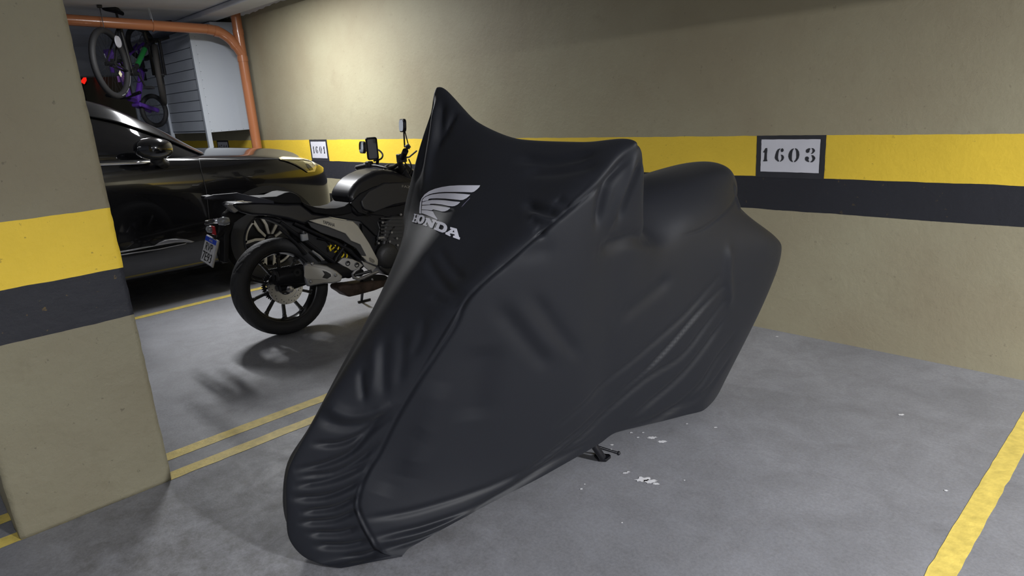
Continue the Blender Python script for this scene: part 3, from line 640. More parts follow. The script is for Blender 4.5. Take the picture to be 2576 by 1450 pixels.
def panel3(name,c,ux,uy,w,h,r,th,m,parent,bev=.004,fm=None,inset=.01,fname='glass'):
    ux=np.array(ux,float);uy=np.array(uy,float);ux/=np.linalg.norm(ux);uy/=np.linalg.norm(uy);n=np.cross(ux,uy);n/=np.linalg.norm(n); uy=np.cross(n,ux)
    P=[c+ux*a+uy*b for a,b in rrect(w/2,h/2,r)]
    o=G().prism([p+n*th/2 for p in P],[p-n*th/2 for p in P]).obj(name,m,parent,bevel=bev,seg=3)
    if fm:
        P=[c+ux*a+uy*b for a,b in rrect(w/2-inset,h/2-inset,max(r-inset*.6,.004))]
        G().prism([p+n*(th/2+.0012) for p in P],[p+n*(th/2-.001) for p in P]).obj(fname,fm,o)
    return o
# n points towards the rider (-y)
M_mirror=mat('mirror_glass',(.8,.82,.85),.03,metal=1)
mc=YP(1013,316,.40)
mr=panel3('mirror',mc,(.93,-.36,.02),(.12,.05,1),.13,.088,.03,.022,M_black,moto,.006,M_mirror,.007,'mirror_glass')
g=G(); g.tube([YP(1016,333,.39),YP(1018,370,.30)],.0055,10); g.tube([YP(1019,333,.40),YP(1030,375,.34)],.004,8); g.obj('mirror_stem',M_dark,mr)
ml=panel3('mirror',YP(912,371,-.46),(.95,-.3,.02),(.12,.05,1),.15,.095,.035,.022,M_black,moto,.006,M_mirror,.007,'mirror_glass')
g=G(); g.tube(smooth_path([YP(922,380,-.42),YP(948,376,-.3),YP(962,388,-.24),(YP(958,400,-.22)),YP(940,405,-.22)],6),.007,10); g.obj('mirror_stem',M_dark,ml)
M_film=mat('phone_case_window',(.17,.17,.18),.15,coat=1,bump=1.0,bscale=28)
ph=panel3('phone_holder',YP(936,374,-.10),(.45,.89,0),(.05,-.10,1),.085,.165,.016,.03,M_black,moto,.006,M_film,.012,'case_window')
g=G(); g.tube([YP(945,385,-.12),YP(950,405,-.15),YP(948,418,-.17)],.012,10); g.obj('holder_arm',M_black,ph)
slab('instrument_cluster',[(978,428),(995,415),(1010,412),(1030,432),(1018,442),(1000,440)],.0,.15,M_black,moto,.01)
slab('headlight',[(1020,430),(1050,425),(1075,440),(1070,480),(1045,490),(1030,465)],.0,.2,M_black,moto,.02,3)
g=G()
for t in (.1,-.1): g.tube([yw(1.12,t,.98),yw(1.42,t,.34)],[.026,.024],12)
g.obj('front_fork',M_dark,moto,smooth=True)
# ---------------------------------------------------------------- black car
M_paint=mat('black_car_paint',(.0035,.0035,.0045),.16,coat=1,spec=.5)
M_glass=mat('tinted_glass',(.004,.004,.005),.04,spec=.5,coat=.6)
M_trim=mat('car_trim_black',(.008,.008,.009),.5)
CX=-6.56; car=empty('car',(CX,1.0,0)); tag(car,'black sport utility car parked nose to the wall on the far left, behind the motorcycle','car')
# stations: y, side offset inward, sill z, shoulder z, bonnet edge x inset, bonnet centre z
ST=[(3.265,.60,.34,.72,.70,.76),(3.255,.40,.28,.80,.56,.87),(3.205,.25,.24,.86,.42,.965),(3.11,.13,.22,.91,.30,1.035),(2.95,.055,.22,.965,.20,1.085),(2.70,.012,.22,1.02,.15,1.12),(2.40,0,.22,1.055,.13,1.15),(2.05,.0,.22,1.085,.13,1.17),
    (1.6,.0,.22,1.125,.12,1.15),(1.0,.0,.22,1.165,.11,1.17),(.3,.0,.22,1.19,.11,1.19),(-.4,.01,.22,1.20,.11,1.2),(-.8,.03,.22,1.21,.13,1.21),(-1.05,.08,.25,1.18,.2,1.17),(-1.17,.2,.3,1.05,.35,1.0),(-1.20,.35,.4,.85,.5,.85)]
rows=[]
for y,w,z0,zs,bi,zc in ST:
    hw=.91; pr=[(hw-w-.10,z0),(hw-w-.03,z0+.05),(hw-w-.005,z0+.22),(hw-w+.0,.52*zs+.48*z0),(hw-w+.005,zs-.22),(hw-w-.002,zs-.10),(hw-w-.02,zs-.02),(hw-w-.055,zs+.018),(hw-max(w,bi)-.06,min(zc,zs+.045)),(.45*(hw-max(w,bi)),zc-.006),(0,zc)]
    rows.append([(CX+x,y,z) for x,z in pr])
A=np.array(rows); A=np.concatenate([A,(A*np.array([-1,1,1])+np.array([2*CX,0,0]))[:,::-1][:,1:]],1)
def cr2(A,n,axis):
    A=np.moveaxis(A,axis,0); N=len(A); out=[]; P=np.concatenate([A[:1]*2-A[1:2],A,A[-1:]*2-A[-2:-1]],0)
    for i in range(N-1):
        p0,p1,p2,p3=P[i],P[i+1],P[i+2],P[i+3]
        for j in range(n):
            t=j/n; out.append(.5*((2*p1)+(-p0+p2)*t+(2*p0-5*p1+4*p2-p3)*t*t+(-p0+3*p1-3*p2+p3)*t**3))
    out.append(A[-1]); return np.moveaxis(np.array(out),0,axis)
B=cr2(cr2(A,6,0),4,1); n0,n1=B.shape[:2]
Fs=[(i*n1+j,(i+1)*n1+j,(i+1)*n1+(j+1)%n1,i*n1+(j+1)%n1) for i in range(n0-1) for j in range(n1)]
Fs+=[tuple(range(n1)),tuple((n0-1)*n1+k for k in range(n1-1,-1,-1))]
body=mesh('body',B.reshape(-1,3),Fs,M_paint,None,smooth=True)
bm=bmesh.new(); bm.from_mesh(body.data); bmesh.ops.remove_doubles(bm,verts=bm.verts,dist=1e-4); bmesh.ops.recalc_face_normals(bm,faces=bm.faces); bm.to_mesh(body.data); bm.free()
HUBS=[(2.46,.355),(-.24,.355)]
cut=G()
for y,z in HUBS: cut.lathe([(0,-1.2),(.415,-1.2),(.415,1.2),(0,1.2)],(CX,y,z),(1,0,0),64)
cu=cut.obj('cutter',M_trim)
bm=bmesh.new(); bm.from_mesh(cu.data); bmesh.ops.remove_doubles(bm,verts=bm.verts,dist=1e-5); bmesh.ops.recalc_face_normals(bm,faces=bm.faces); bm.to_mesh(cu.data); bm.free()

bo=body.modifiers.new('b','BOOLEAN'); bo.object=cu; bo.operation='DIFFERENCE'; bo.solver='EXACT'
dg=bpy.context.evaluated_depsgraph_get(); nm=bpy.data.meshes.new_from_object(body.evaluated_get(dg)); body.modifiers.clear(); body.data=nm
nm.materials.clear(); nm.materials.append(M_paint)
for p in nm.polygons: p.use_smooth=True
bm=bmesh.new(); bm.from_mesh(nm)
for e in bm.edges:
    if len(e.link_faces)==2 and e.calc_face_angle(0)>.7: e.smooth=False
bm.to_mesh(nm); bm.free()
bpy.data.objects.remove(cu)
body.parent=car; body.matrix_parent_inverse=Matrix.Translation(-car.location)
G().box((CX,1.0,.48),(1.30,4.1,.42)).obj('underbody',M_trim,car,bevel=.02)
# greenhouse
GH=[(2.12,1.15,.0),(2.0,1.23,.02),(1.83,1.35,.05),(1.65,1.46,.085),(1.45,1.565,.12),(1.20,1.64,.15),(.9,1.675,.17),(.4,1.69,.18),(-.2,1.68,.18),(-.7,1.61,.19),(-1.0,1.48,.24),(-1.15,1.25,.30)]
def beltz(y): return float(np.interp(y,[-1.2,-.4,.3,1.,1.6,2.05,2.4],[1.17,1.2,1.19,1.168,1.128,1.09,1.06]))
rw=[]
for y,zr,ins in GH:
    zb=beltz(y)-.03; xb=.87-max(0,(y-1.7))*.18; xr=.70-ins*.25+ (.0 if y<1.9 else -.02); zr2=max(zr-.045,zb+.012)
    rw.append([(CX+xb,y,zb),(CX+xb-.02,y,zb+(zr2-zb)*.3),(CX+(xb*.45+xr*.55),y,zb+(zr2-zb)*.72),(CX+xr,y,zr2),(CX+xr-.10,y,zr-.008),(CX+xr*.5,y,zr+.012),(CX,y,zr+.018)])
A=np.array(rw); A=np.concatenate([A,(A*np.array([-1,1,1])+np.array([2*CX,0,0]))[:,::-1][:,1:]],1)
B=cr2(cr2(A,5,0),4,1); n0,n1=B.shape[:2]; Fq=[(i*n1+j,(i+1)*n1+j,(i+1)*n1+j+1,i*n1+j+1) for i in range(n0-1) for j in range(n1-1)]
gh=mesh('windows',B.reshape(-1,3),Fq+[tuple((n0-1)*n1+k for k in range(n1))],M_glass,car,smooth=True)
# roof skin and pillars laid over the glass
def strip(name,rows_,cols,off,m):
    V=[];F2=[]; ks=range(rows_[0],rows_[1]); js=range(cols[0],cols[1]); 
    for i in ks:
        for j in js:
            p=B[i,j]; c=np.array([CX,p[1]-.25,.9]); d=p-c; d[1]*=.5; d/=np.linalg.norm(d); V.append(p+d*off)
    w=len(js)
    for a in range(len(ks)-1):
        for b in range(w-1): F2.append((a*w+b,(a+1)*w+b,(a+1)*w+b+1,a*w+b+1))
    return mesh(name,V,F2,m,car,smooth=True)
strip('roof',(22,n0-4),(12,n1-12),.006,M_paint)
for s_ in (0,1):
    c=(9,17) if not s_ else (n1-17,n1-9)
    strip('roof_rail_panel',(0,n0-2),c,.008,M_paint)
def gpt(i,j,off=.012):
    p=B[min(i,n0-1),j]; return p+np.array([off,0,off*.5])
g=G(); g.tube([gpt(i,9) for i in range(1,n0-6)],.007,8); g.obj('window_trim',M_paint,car,smooth=True)
g=G(); P=[(CX+.885,y,beltz(y)-.012) for y in np.linspace(-.9,1.62,24)]; g.tube(P,.011,8); g.obj('belt_chrome',M_chrome,car,smooth=True)
g=G(); g.tube([gpt(i,15,.03)+np.array([0,0,.02]) for i in range(24,n0-10)],.016,8); g.obj('roof_rail',M_chrome,car,smooth=True)
# B pillar
for yb in (.62,):
    g=G(); g.prism([(CX+.888,yb-.04,beltz(yb)),(CX+.888,yb+.04,beltz(yb)),(CX+.70,yb+.02,1.58),(CX+.70,yb-.06,1.58)],[(CX+.86,yb-.04,beltz(yb)),(CX+.86,yb+.04,beltz(yb)),(CX+.67,yb+.02,1.58),(CX+.67,yb-.06,1.58)]); g.obj('door_pillar',M_trim,car)
# mirror
mrr=G(); cm=np.array([-5.47,1.60,1.215]); prof=[]
Vm=[];Fm=[]; nn=20; mm=12
for i in range(mm+1):
    a=i/mm; yy=.135-.27*a
    k=math.sin(PI*min(max((a*.93+.05),0),1))**.45
    for j in range(nn):
        t=2*PI*j/nn; sx=abs(math.cos(t))**.7*math.copysign(1,math.cos(t)); sz=abs(math.sin(t))**.8*math.copysign(1,math.sin(t))
        Vm.append(cm+np.array([.125*sx*k+.0,yy*.95,.082*sz*k+.012*a]))
for i in range(mm):
    for j in range(nn): Fm.append((i*nn+j,i*nn+(j+1)%nn,(i+1)*nn+(j+1)%nn,(i+1)*nn+j))
Fm+=[tuple(range(nn-1,-1,-1)),tuple(mm*nn+j for j in range(nn))]
dm=mesh('door_mirror',Vm,Fm,M_paint,car,smooth=True,sub=1)
g=G(); g.tube([cm+np.array([-.03,.02,-.07]),cm+np.array([-.12,.07,-.10]),cm+np.array([-.21,.12,-.12])],[.045,.035,.04],12); g.obj('mirror_arm',M_trim,dm,smooth=True)
# wheels
def car_wheel(y,z,side,name):
    c=np.array([CX+side*.90,y,z]); ax=np.array([side,0,0.]); g=G()
    g.lathe([(.235,-.20),(.30,-.215),(.345,-.19),(.352,-.10),(.345,-.02),(.30,.0),(.262,-.002),(.24,-.01),(.235,-.05)],c,ax,72,closed=True); 
    r=G(); r.lathe([(.238,-.20),(.238,-.008),(.228,.0),(.222,-.012),(.225,-.20)],c,ax,60,closed=True); r.lathe([(0,-.06),(.20,-.07),(.225,-.09)],c,ax,40)
    ro=r.obj(name,M_rim,car,auto=.6); g.obj('tyre',M_rub,ro,auto=.7)
    sp=G()
    for k in range(5):
        th=2*PI*k/5+PI-.52
        e=np.array([0,math.cos(th),math.sin(th)]); f=np.array([0,-math.sin(th),math.cos(th)])
        for sg in (-1,1):
            a=[c+ax*o+e*rr+f*sg*ww for rr,ww,o in ((.05,.024,-.02),(.13,.058,-.010),(.200,.112,-.006),(.215,.082,-.006),(.19,.076,-.006),(.13,.034,-.010),(.05,.004,-.02))]
            b=[p-ax*.02 for p in a]; sp.prism(a,b)
        P_=[(.232*math.cos(q),.232*math.sin(q)) for q in np.linspace(-.5,.5,9)]+[(.212*math.cos(q),.212*math.sin(q)) for q in np.linspace(.5,-.5,9)]
        a=[c+ax*-.006+e*u_+f*v_ for u_,v_ in P_]; sp.prism(a,[p-ax*.02 for p in a])
    so=sp.obj('wheel_spokes',mat('machined_alloy',(.50,.48,.42),.4,metal=.25),ro)
    h=G(); h.lathe([(0,.0),(.030,-.002),(.036,-.012),(.036,-.05)],c,ax,28); ho=h.obj('centre_cap',M_trim,ro,auto=.6)
    em=G()
    for rr,ww in ((.022,.002),(.010,.002)):
        em.tube([c+ax*.002+np.array([0,rr*1.1*math.cos(2*PI*k/24),rr*.62*math.sin(2*PI*k/24)]) for k in range(25)],.0015,5)
    em.obj('cap_emblem',M_chrome,ho)
car_wheel(*HUBS[0],1,'front_wheel'); car_wheel(*HUBS[1],1,'rear_wheel'); car_wheel(*HUBS[0],-1,'front_wheel'); car_wheel(*HUBS[1],-1,'rear_wheel')
for y,z in HUBS:
    g=G(); P=[]
    n=28; O=[];I=[]
    for k in range(n+1):
        a=PI*(-.08+1.16*k/n); O.append((CX+.918,y+.47*math.cos(a),max(.2,z+.47*math.sin(a)))); I.append((CX+.918,y+.413*math.cos(a),z+.413*math.sin(a)))
    V=O+I+[(x-.05,b,c) for x,b,c in O]+[(x-.05,b,c) for x,b,c in I]; N=n+1
    g.add(V,[(k,k+1,N+k+1,N+k) for k in range(n)]+[(k,2*N+k,2*N+k+1,k+1) for k in range(n)]+[(N+k,N+k+1,3*N+k+1,3*N+k) for k in range(n)]); g.obj('wheel_arch_trim',M_trim,car)
bb=bvh_of(body)
M_head=mat('headlight_lens',(.50,.46,.30),.10,coat=1,metal=.35)
hl=decal('headlight',[[(701,398.5),(710,395),(740,395.5),(765,398),(780,400),(787,404),(794,412),(795,422),(791,432),(774,434),(760,425),(744,416),(721,406),(705,402.5)]],bb,M_head,car,.010,5,0)
hb_=bvh_of(hl)
decal('headlight_housing',[[(722,404.5),(742,404),(762,406),(768,411),(773,420),(779,429),(775,431),(760,423),(744,413)]],hb_,mat('headlight_dark',(.14,.12,.045),.2,coat=1),hl,.006,10)
decal('headlight_projector',[[(768,411),(776,414),(786,424),(787,428),(780,429),(772,420)]],hb_,mat('projector',(.03,.028,.02),.08,coat=1),hl,.010,10)
decal('light_bar',[[(702,399),(712,396),(765,399),(786,405),(792,414),(789,415),(783,407),(763,402.5),(712,401.5)]],hb_,mat('light_bar',(.75,.72,.58),.15,coat=1),hl,.010,10)
decal('bonnet_line',[[(500,399.5),(600,400.5),(702,399.5),(702,400.8),(600,402),(500,401)]],bb,M_trim,car,.003,10)
decal('door_seam',[[(500,401),(501.5,401),(506,425),(520,480),(528,560),(526,560),(518,480),(504.5,425)]],bb,M_ink,car,.003,10)
decal('chrome_side_trim',[[(290,634),(345,624),(388,618),(400,610),(415,604),(440,601),(470,603),(488,608),(480,610),(462,609),(440,610),(400,617),(345,628),(290,638)]],bb,M_alu,car,.012,10,.01)
decal('chrome_side_trim',[[(290,642),(345,633),(400,625),(465,612),(470,610),(466,614),(400,628),(345,636),(290,645)]],bb,M_alu,car,.012,10,.006)
g=G(); g.box((CX+.36,3.285,.56),(.42,.012,.14)); g.obj('licence_plate',M_white,car,bevel=.003)
g=G(); g.box((CX,3.25,.60),(1.1,.04,.26)); g.obj('grille',M_trim,car,bevel=.02)
# ---------------------------------------------------------------- fittings of the garage
M_pvc=mat('terracotta_pvc_pipe',(.40,.150,.065),.26,coat=.2)
M_cab=mat('grey_white_painted_board',(.46,.50,.56),.45,bump=.1,bscale=20)
M_cabd=mat('cabinet_gap',(.05,.055,.065),.8)
pz=(-8.03,3.50)
pipe=empty('drain_pipe',(pz[0],pz[1],0)); tag(pipe,'terracotta plastic drain pipe in the far corner with a long branch hanging below the ceiling','pipe')
g=G(); g.tube([(pz[0],pz[1],0.0),(pz[0],pz[1],CEIL+.02)],.055,28); g.obj('vertical_pipe',M_pvc,pipe,auto=.9)
g=G()
for z in (2.02,2.31): g.tube([(pz[0],pz[1],z),(pz[0],pz[1],z+.06)],.060,28)
J=[(pz[0],pz[1],2.10),(pz[0],pz[1]-.05,2.19),(pz[0]-.01,pz[1]-.12,2.28),(pz[0]-.02,pz[1]-.22,2.345),(pz[0]-.03,pz[1]-.34,2.372)]
g.tube(smooth_path(J,5),.056,24); 
for p,q in ((J[3],J[4]),(J[1],J[2])): g.tube([p,lerp(p,q,.35)],.061,24)
g.obj('pipe_joint',M_pvc,pipe,auto=.9)
g=G(); g.tube([J[4],(pz[0]-.05,1.8,2.435),(pz[0]-.08,-1.0,2.50)],.053,28); g.obj('branch_pipe',M_pvc,pipe,auto=.9)
for y in (2.60,1.2):
    zz=2.372+(3.16-y)*.045
    g=G(); g.tube([(pz[0]-.04+.058*math.cos(a),y,zz+.058*math.sin(a)) for a in np.linspace(0,2*PI,25)],.005,6); h=g.obj('hanger_strap',M_pvc,pipe)
    g=G(); g.tube([(pz[0]-.04,y,zz+.055),(pz[0]-.06,y,CEIL+.01)],.004,6); g.tube([(pz[0]+.01,y,zz+.03),(pz[0]+.03,y-.02,CEIL+.01)],.003,6); g.obj('hanger_wire',M_cab,h)
# wall cabinet on posts
cabx=-8.38; cy0=3.09
BYc=BY-.004
cab=empty('storage_cabinet',(cabx-.8,BY-.2,1.25)); tag(cab,'pale grey raised storage cabinet with slatted front on the back wall behind the drain pipe','cabinet')
G().box((cabx-.012,(cy0+BYc)/2,1.815),(.024,BYc-cy0,1.125)).obj('side_board',M_cab,cab,bevel=.003)
G().box((cabx-1.3,(cy0+BYc)/2,1.262),(2.55,BYc-cy0-.03,.02)).obj('bottom_board',M_cab,cab)
G().box((cabx-.75,3.49,2.44),(1.4,.28,.12)).obj('top_panel',M_cab,cab,bevel=.004)
G().box((cabx-1.3,(cy0+BYc)/2,2.37),(2.55,BYc-cy0-.03,.02)).obj('top_board',M_cab,cab)
g=G(); hz=1.06/9
for k in range(9): g.box((cabx-1.30,cy0+.015,1.275+hz*(k+.5)),(2.50,.02,hz-.008))
g.box((cabx-1.30,cy0+.03,1.815),(2.50,.006,1.1)); sf=g.obj('slatted_front',M_cab,cab)
g=G(); g.box((cabx-.022,cy0+.012,1.19),(.05,.05,2.38)); g.obj('corner_post',M_cab,cab,bevel=.003)
for xx in (cabx-1.25,cabx-2.5):
    G().box((xx,cy0+.0,1.19),(.045,.045,2.38)).obj('corner_post',M_cab,cab,bevel=.003)
for y,z in [(cy0+.045,1.28+k*.095) for k in range(12)]+[(cy0+.07+k*.09,1.265) for k in range(6)]:
    g=G(); g.lathe([(0,.002),(.0035,0)],(cabx,y,z),(1,0,0),8); g.obj('screw',M_dark,cab)
# far depth of the garage
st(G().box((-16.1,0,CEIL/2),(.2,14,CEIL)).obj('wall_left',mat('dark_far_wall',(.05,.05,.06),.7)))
cb=st(G().box((-12.2,0,2.36),(.35,7.2,.42)).obj('trim_1',M_ceil)); 
st(G().box((-9.6,3.30,2.54),(13.0,.30,.06)).obj('trim_2',M_ceil,bevel=.02))
st(G().box((-3.4,-.25,2.52),(22,.30,.12)).obj('trim_4',M_ceil,bevel=.02))
st(G().box((.8,2.78,2.325),(8.2,.24,.49)).obj('trim_3',M_wall))   # downstand beam that shades the upper wall
# uneven plaster fillet between ceiling and wall
V=[];F2=[];n=160
for i in range(n+1):
    x=-11+8.5*i/n; w=.10+.05*math.sin(i*.37)+.03*math.sin(i*1.3); hh=.022+.01*math.sin(i*.23+1)+.006*math.sin(i*1.9)
    for a in np.linspace(0,1,6): V.append((x,BY-w*(1-a)**1.0-.001,CEIL-hh*a**1.5*1.0-.0))
for i in range(n):
    for j in range(5): F2.append((i*6+j,i*6+j+1,(i+1)*6+j+1,(i+1)*6+j))
st(mesh('trim_5',V,F2,mat('white_plaster_smear',(.75,.75,.76),.6,bump=.6,bscale=18),None,smooth=True))
M_led=mat('red_led',(.6,0,0),.3,emit=(1,.02,.01),estr=.55)
p=onplane(213,200,0,-15.0)
rl=empty('tail_lamp',tuple(p)); tag(rl,'small glowing red lamp in the dark depth of the garage at far left','lamp')
rl_=G(); rl_.tube([(p[0]-.06,p[1],p[2]-.1),(p[0]-.06,p[1],CEIL)],.02,8); rl_.obj('lamp_stem',M_dark,rl)
g=G(); g.tube([(p[0],p[1]-.05,p[2]-.06),(p[0],p[1],p[2]),(p[0],p[1]+.02,p[2]+.05)],[.04,.035,.015],10); g.obj('lamp_lens',M_led,rl); g=G(); g.box((p[0]-.04,p[1]-.01,p[2]-.02),(.04,.08,.12)); g.obj('lamp_housing',M_dark,rl)
# ---- bay numbers painted on the wall
def quadw(x0,x1,z0,z1,o,name,m,parent):
    n=14; rr=lambda:rng.normal(0,.0004)
    P=[(x0+(x1-x0)*i/n,z0+rr()) for i in range(n)]+[(x1+rr(),z0+(z1-z0)*i/n) for i in range(n)]+[(x1-(x1-x0)*i/n,z1+rr()) for i in range(n)]+[(x0+rr(),z1-(z1-z0)*i/n) for i in range(n)]
    V,F3=tess([P]); return mesh(name,[(a,BY-o,b) for a,b in V],F3,m,parent)
M_wink=mat('black_wall_paint',(.030,.031,.038),.6,var=.1,vscale=12); M_wwh=mat('white_wall_paint',(.70,.70,.76),.55,var=.04,vscale=6)
DG={ # stencil digits traced in a 100x140 cell (x right, y down)
'1':[[(10,45),(5,42),(20,25),(33,2),(55,0),(58,25),(54,60),(56,115),(62,130),(60,137),(12,140),(10,132),(20,120),(24,60),(22,42),(16,50)]],
'6':[[(55,8),(50,4),(30,12),(15,35),(6,70),(4,100),(12,120),(25,128),(38,140),(48,134),(38,118),(34,95),(36,55),(42,25)],[(66,4),(58,15),(56,30),(66,42),(78,38),(86,25),(82,12),(72,2)],[(58,68),(72,68),(86,80),(92,98),(84,120),(70,132),(58,140),(54,134),(64,122),(68,105),(66,85)]],
'0':[[(50,2),(30,12),(14,32),(6,60),(4,85),(12,108),(22,128),(40,140),(48,140),(46,130),(38,118),(36,90),(38,50),(42,25),(52,8)],[(64,0),(82,10),(98,35),(104,68),(98,102),(84,126),(68,140),(58,140),(60,130),(70,118),(76,95),(76,55),(72,25),(62,8)]],
'3':[[(8,28),(12,14),(28,2),(42,0),(46,8),(40,22),(38,40),(24,48),(12,44)],[(54,0),(68,0),(82,12),(86,28),(76,46),(60,58),(54,54),(62,42),(66,28),(62,14)],[(56,68),(72,70),(88,86),(92,100),(82,124),(68,138),(54,140),(52,134),(64,122),(68,104),(64,86)],[(4,98),(10,86),(24,82),(36,90),(38,106),(32,116),(42,128),(40,138),(24,134),(6,118)]],
'5':[[(14,2),(34,0),(34,8),(26,30),(26,52),(14,60)],[(44,0),(80,0),(84,22),(44,24)],[(40,56),(62,52),(84,66),(90,92),(80,120),(58,138),(46,138),(58,120),(64,96),(58,76),(40,72)],[(8,98),(20,88),(32,96),(34,116),(38,134),(22,132),(8,116)]]}
def bay_number(x0,x1,txt,xs,zt,zb,hw=None):
    fr=quadw(x0,x1,.890,1.119,.0012,'number_frame',M_wink,wall)
    e=.09*(x1-x0); wp=quadw(x0+.073*(x1-x0),x1-.075*(x1-x0),.922,1.098,.0024,'number_panel',M_wwh,fr)
    for ch,(a,b) in zip(txt,xs):
        xa=x0+(x1-x0)*a; xb=x0+(x1-x0)*b
        loops=DG[ch]; mx=max(p[0] for l in loops for p in l); mn=min(p[0] for l in loops for p in l)
        g=G()
        for l in loops:
            V,F3=tess([[(xa+(xb-xa)*(p[0]-mn)/(mx-mn)+rng.normal(0,.0003),zt-(zt-zb)*p[1]/140) for p in l]]); g.add([(a_,BY-.0036,b_) for a_,b_ in V],F3)
        g.obj('digit_'+{'1':'one','6':'six','0':'zero','3':'three','5':'five'}[ch],M_wink,wp)
XS=[(.105,.175),(.287,.425),(.485,.645),(.725,.87)]
bay_number(-1.812,-1.434,'1603',XS,1.052,.978)
bay_number(-6.985,-6.600,'1601',[(.165,.235),(.315,.445),(.535,.67),(.755,.835)],1.050,.972)
bay_number(-9.62,-9.22,'1501',[(.165,.235),(.315,.445),(.535,.67),(.755,.835)],1.062,.972)
# ---- white paint spots and scraps on the floor
M_spot=mat('spilt_white_paint',(.75,.75,.78),.6)
def splat(x,y,r,asp,ang,label,grp):
    c=onplane(x,y,2,0); n=26; P=[]
    for k in range(n):
        a=2*PI*k/n; rr=r*(1+.35*rng.uniform(-1,1)); dx,dy=rr*math.cos(a)*asp,rr*math.sin(a); P.append((c[0]+dx*math.cos(ang)-dy*math.sin(ang),c[1]+dx*math.sin(ang)+dy*math.cos(ang)))
    V,F3=tess([P]); o=mesh('paint_spot',[(a,b,.0022) for a,b in V],F3,M_spot,floor)
for x,y,r,asp in ((1618,1208,.016,1.7),(1634,1213,.012,2.0),(1650,1219,.007,1.6),(1640,1103,.010,1.9),(1665,1113,.009,2.2),(1588,1090,.005,1.2),(1539,1121,.006,1.2),(1538,1132,.004,1),(1463,1232,.005,1),(1471,1220,.003,1),(1565,1317,.003,1),(1728,1068,.004,1.3),(1722,1210,.003,1),(1800,1077,.004,1.8),(2380,1236,.005,1.3),(2267,1045,.006,2.5),(1573,1192,.005,2),(1581,1189,.004,1.5),(1955,848,.006,1.3),(1618,1090,.004,1.4),(1605,1102,.004,1.4)):
    splat(x,y,r,asp,.75,'','')
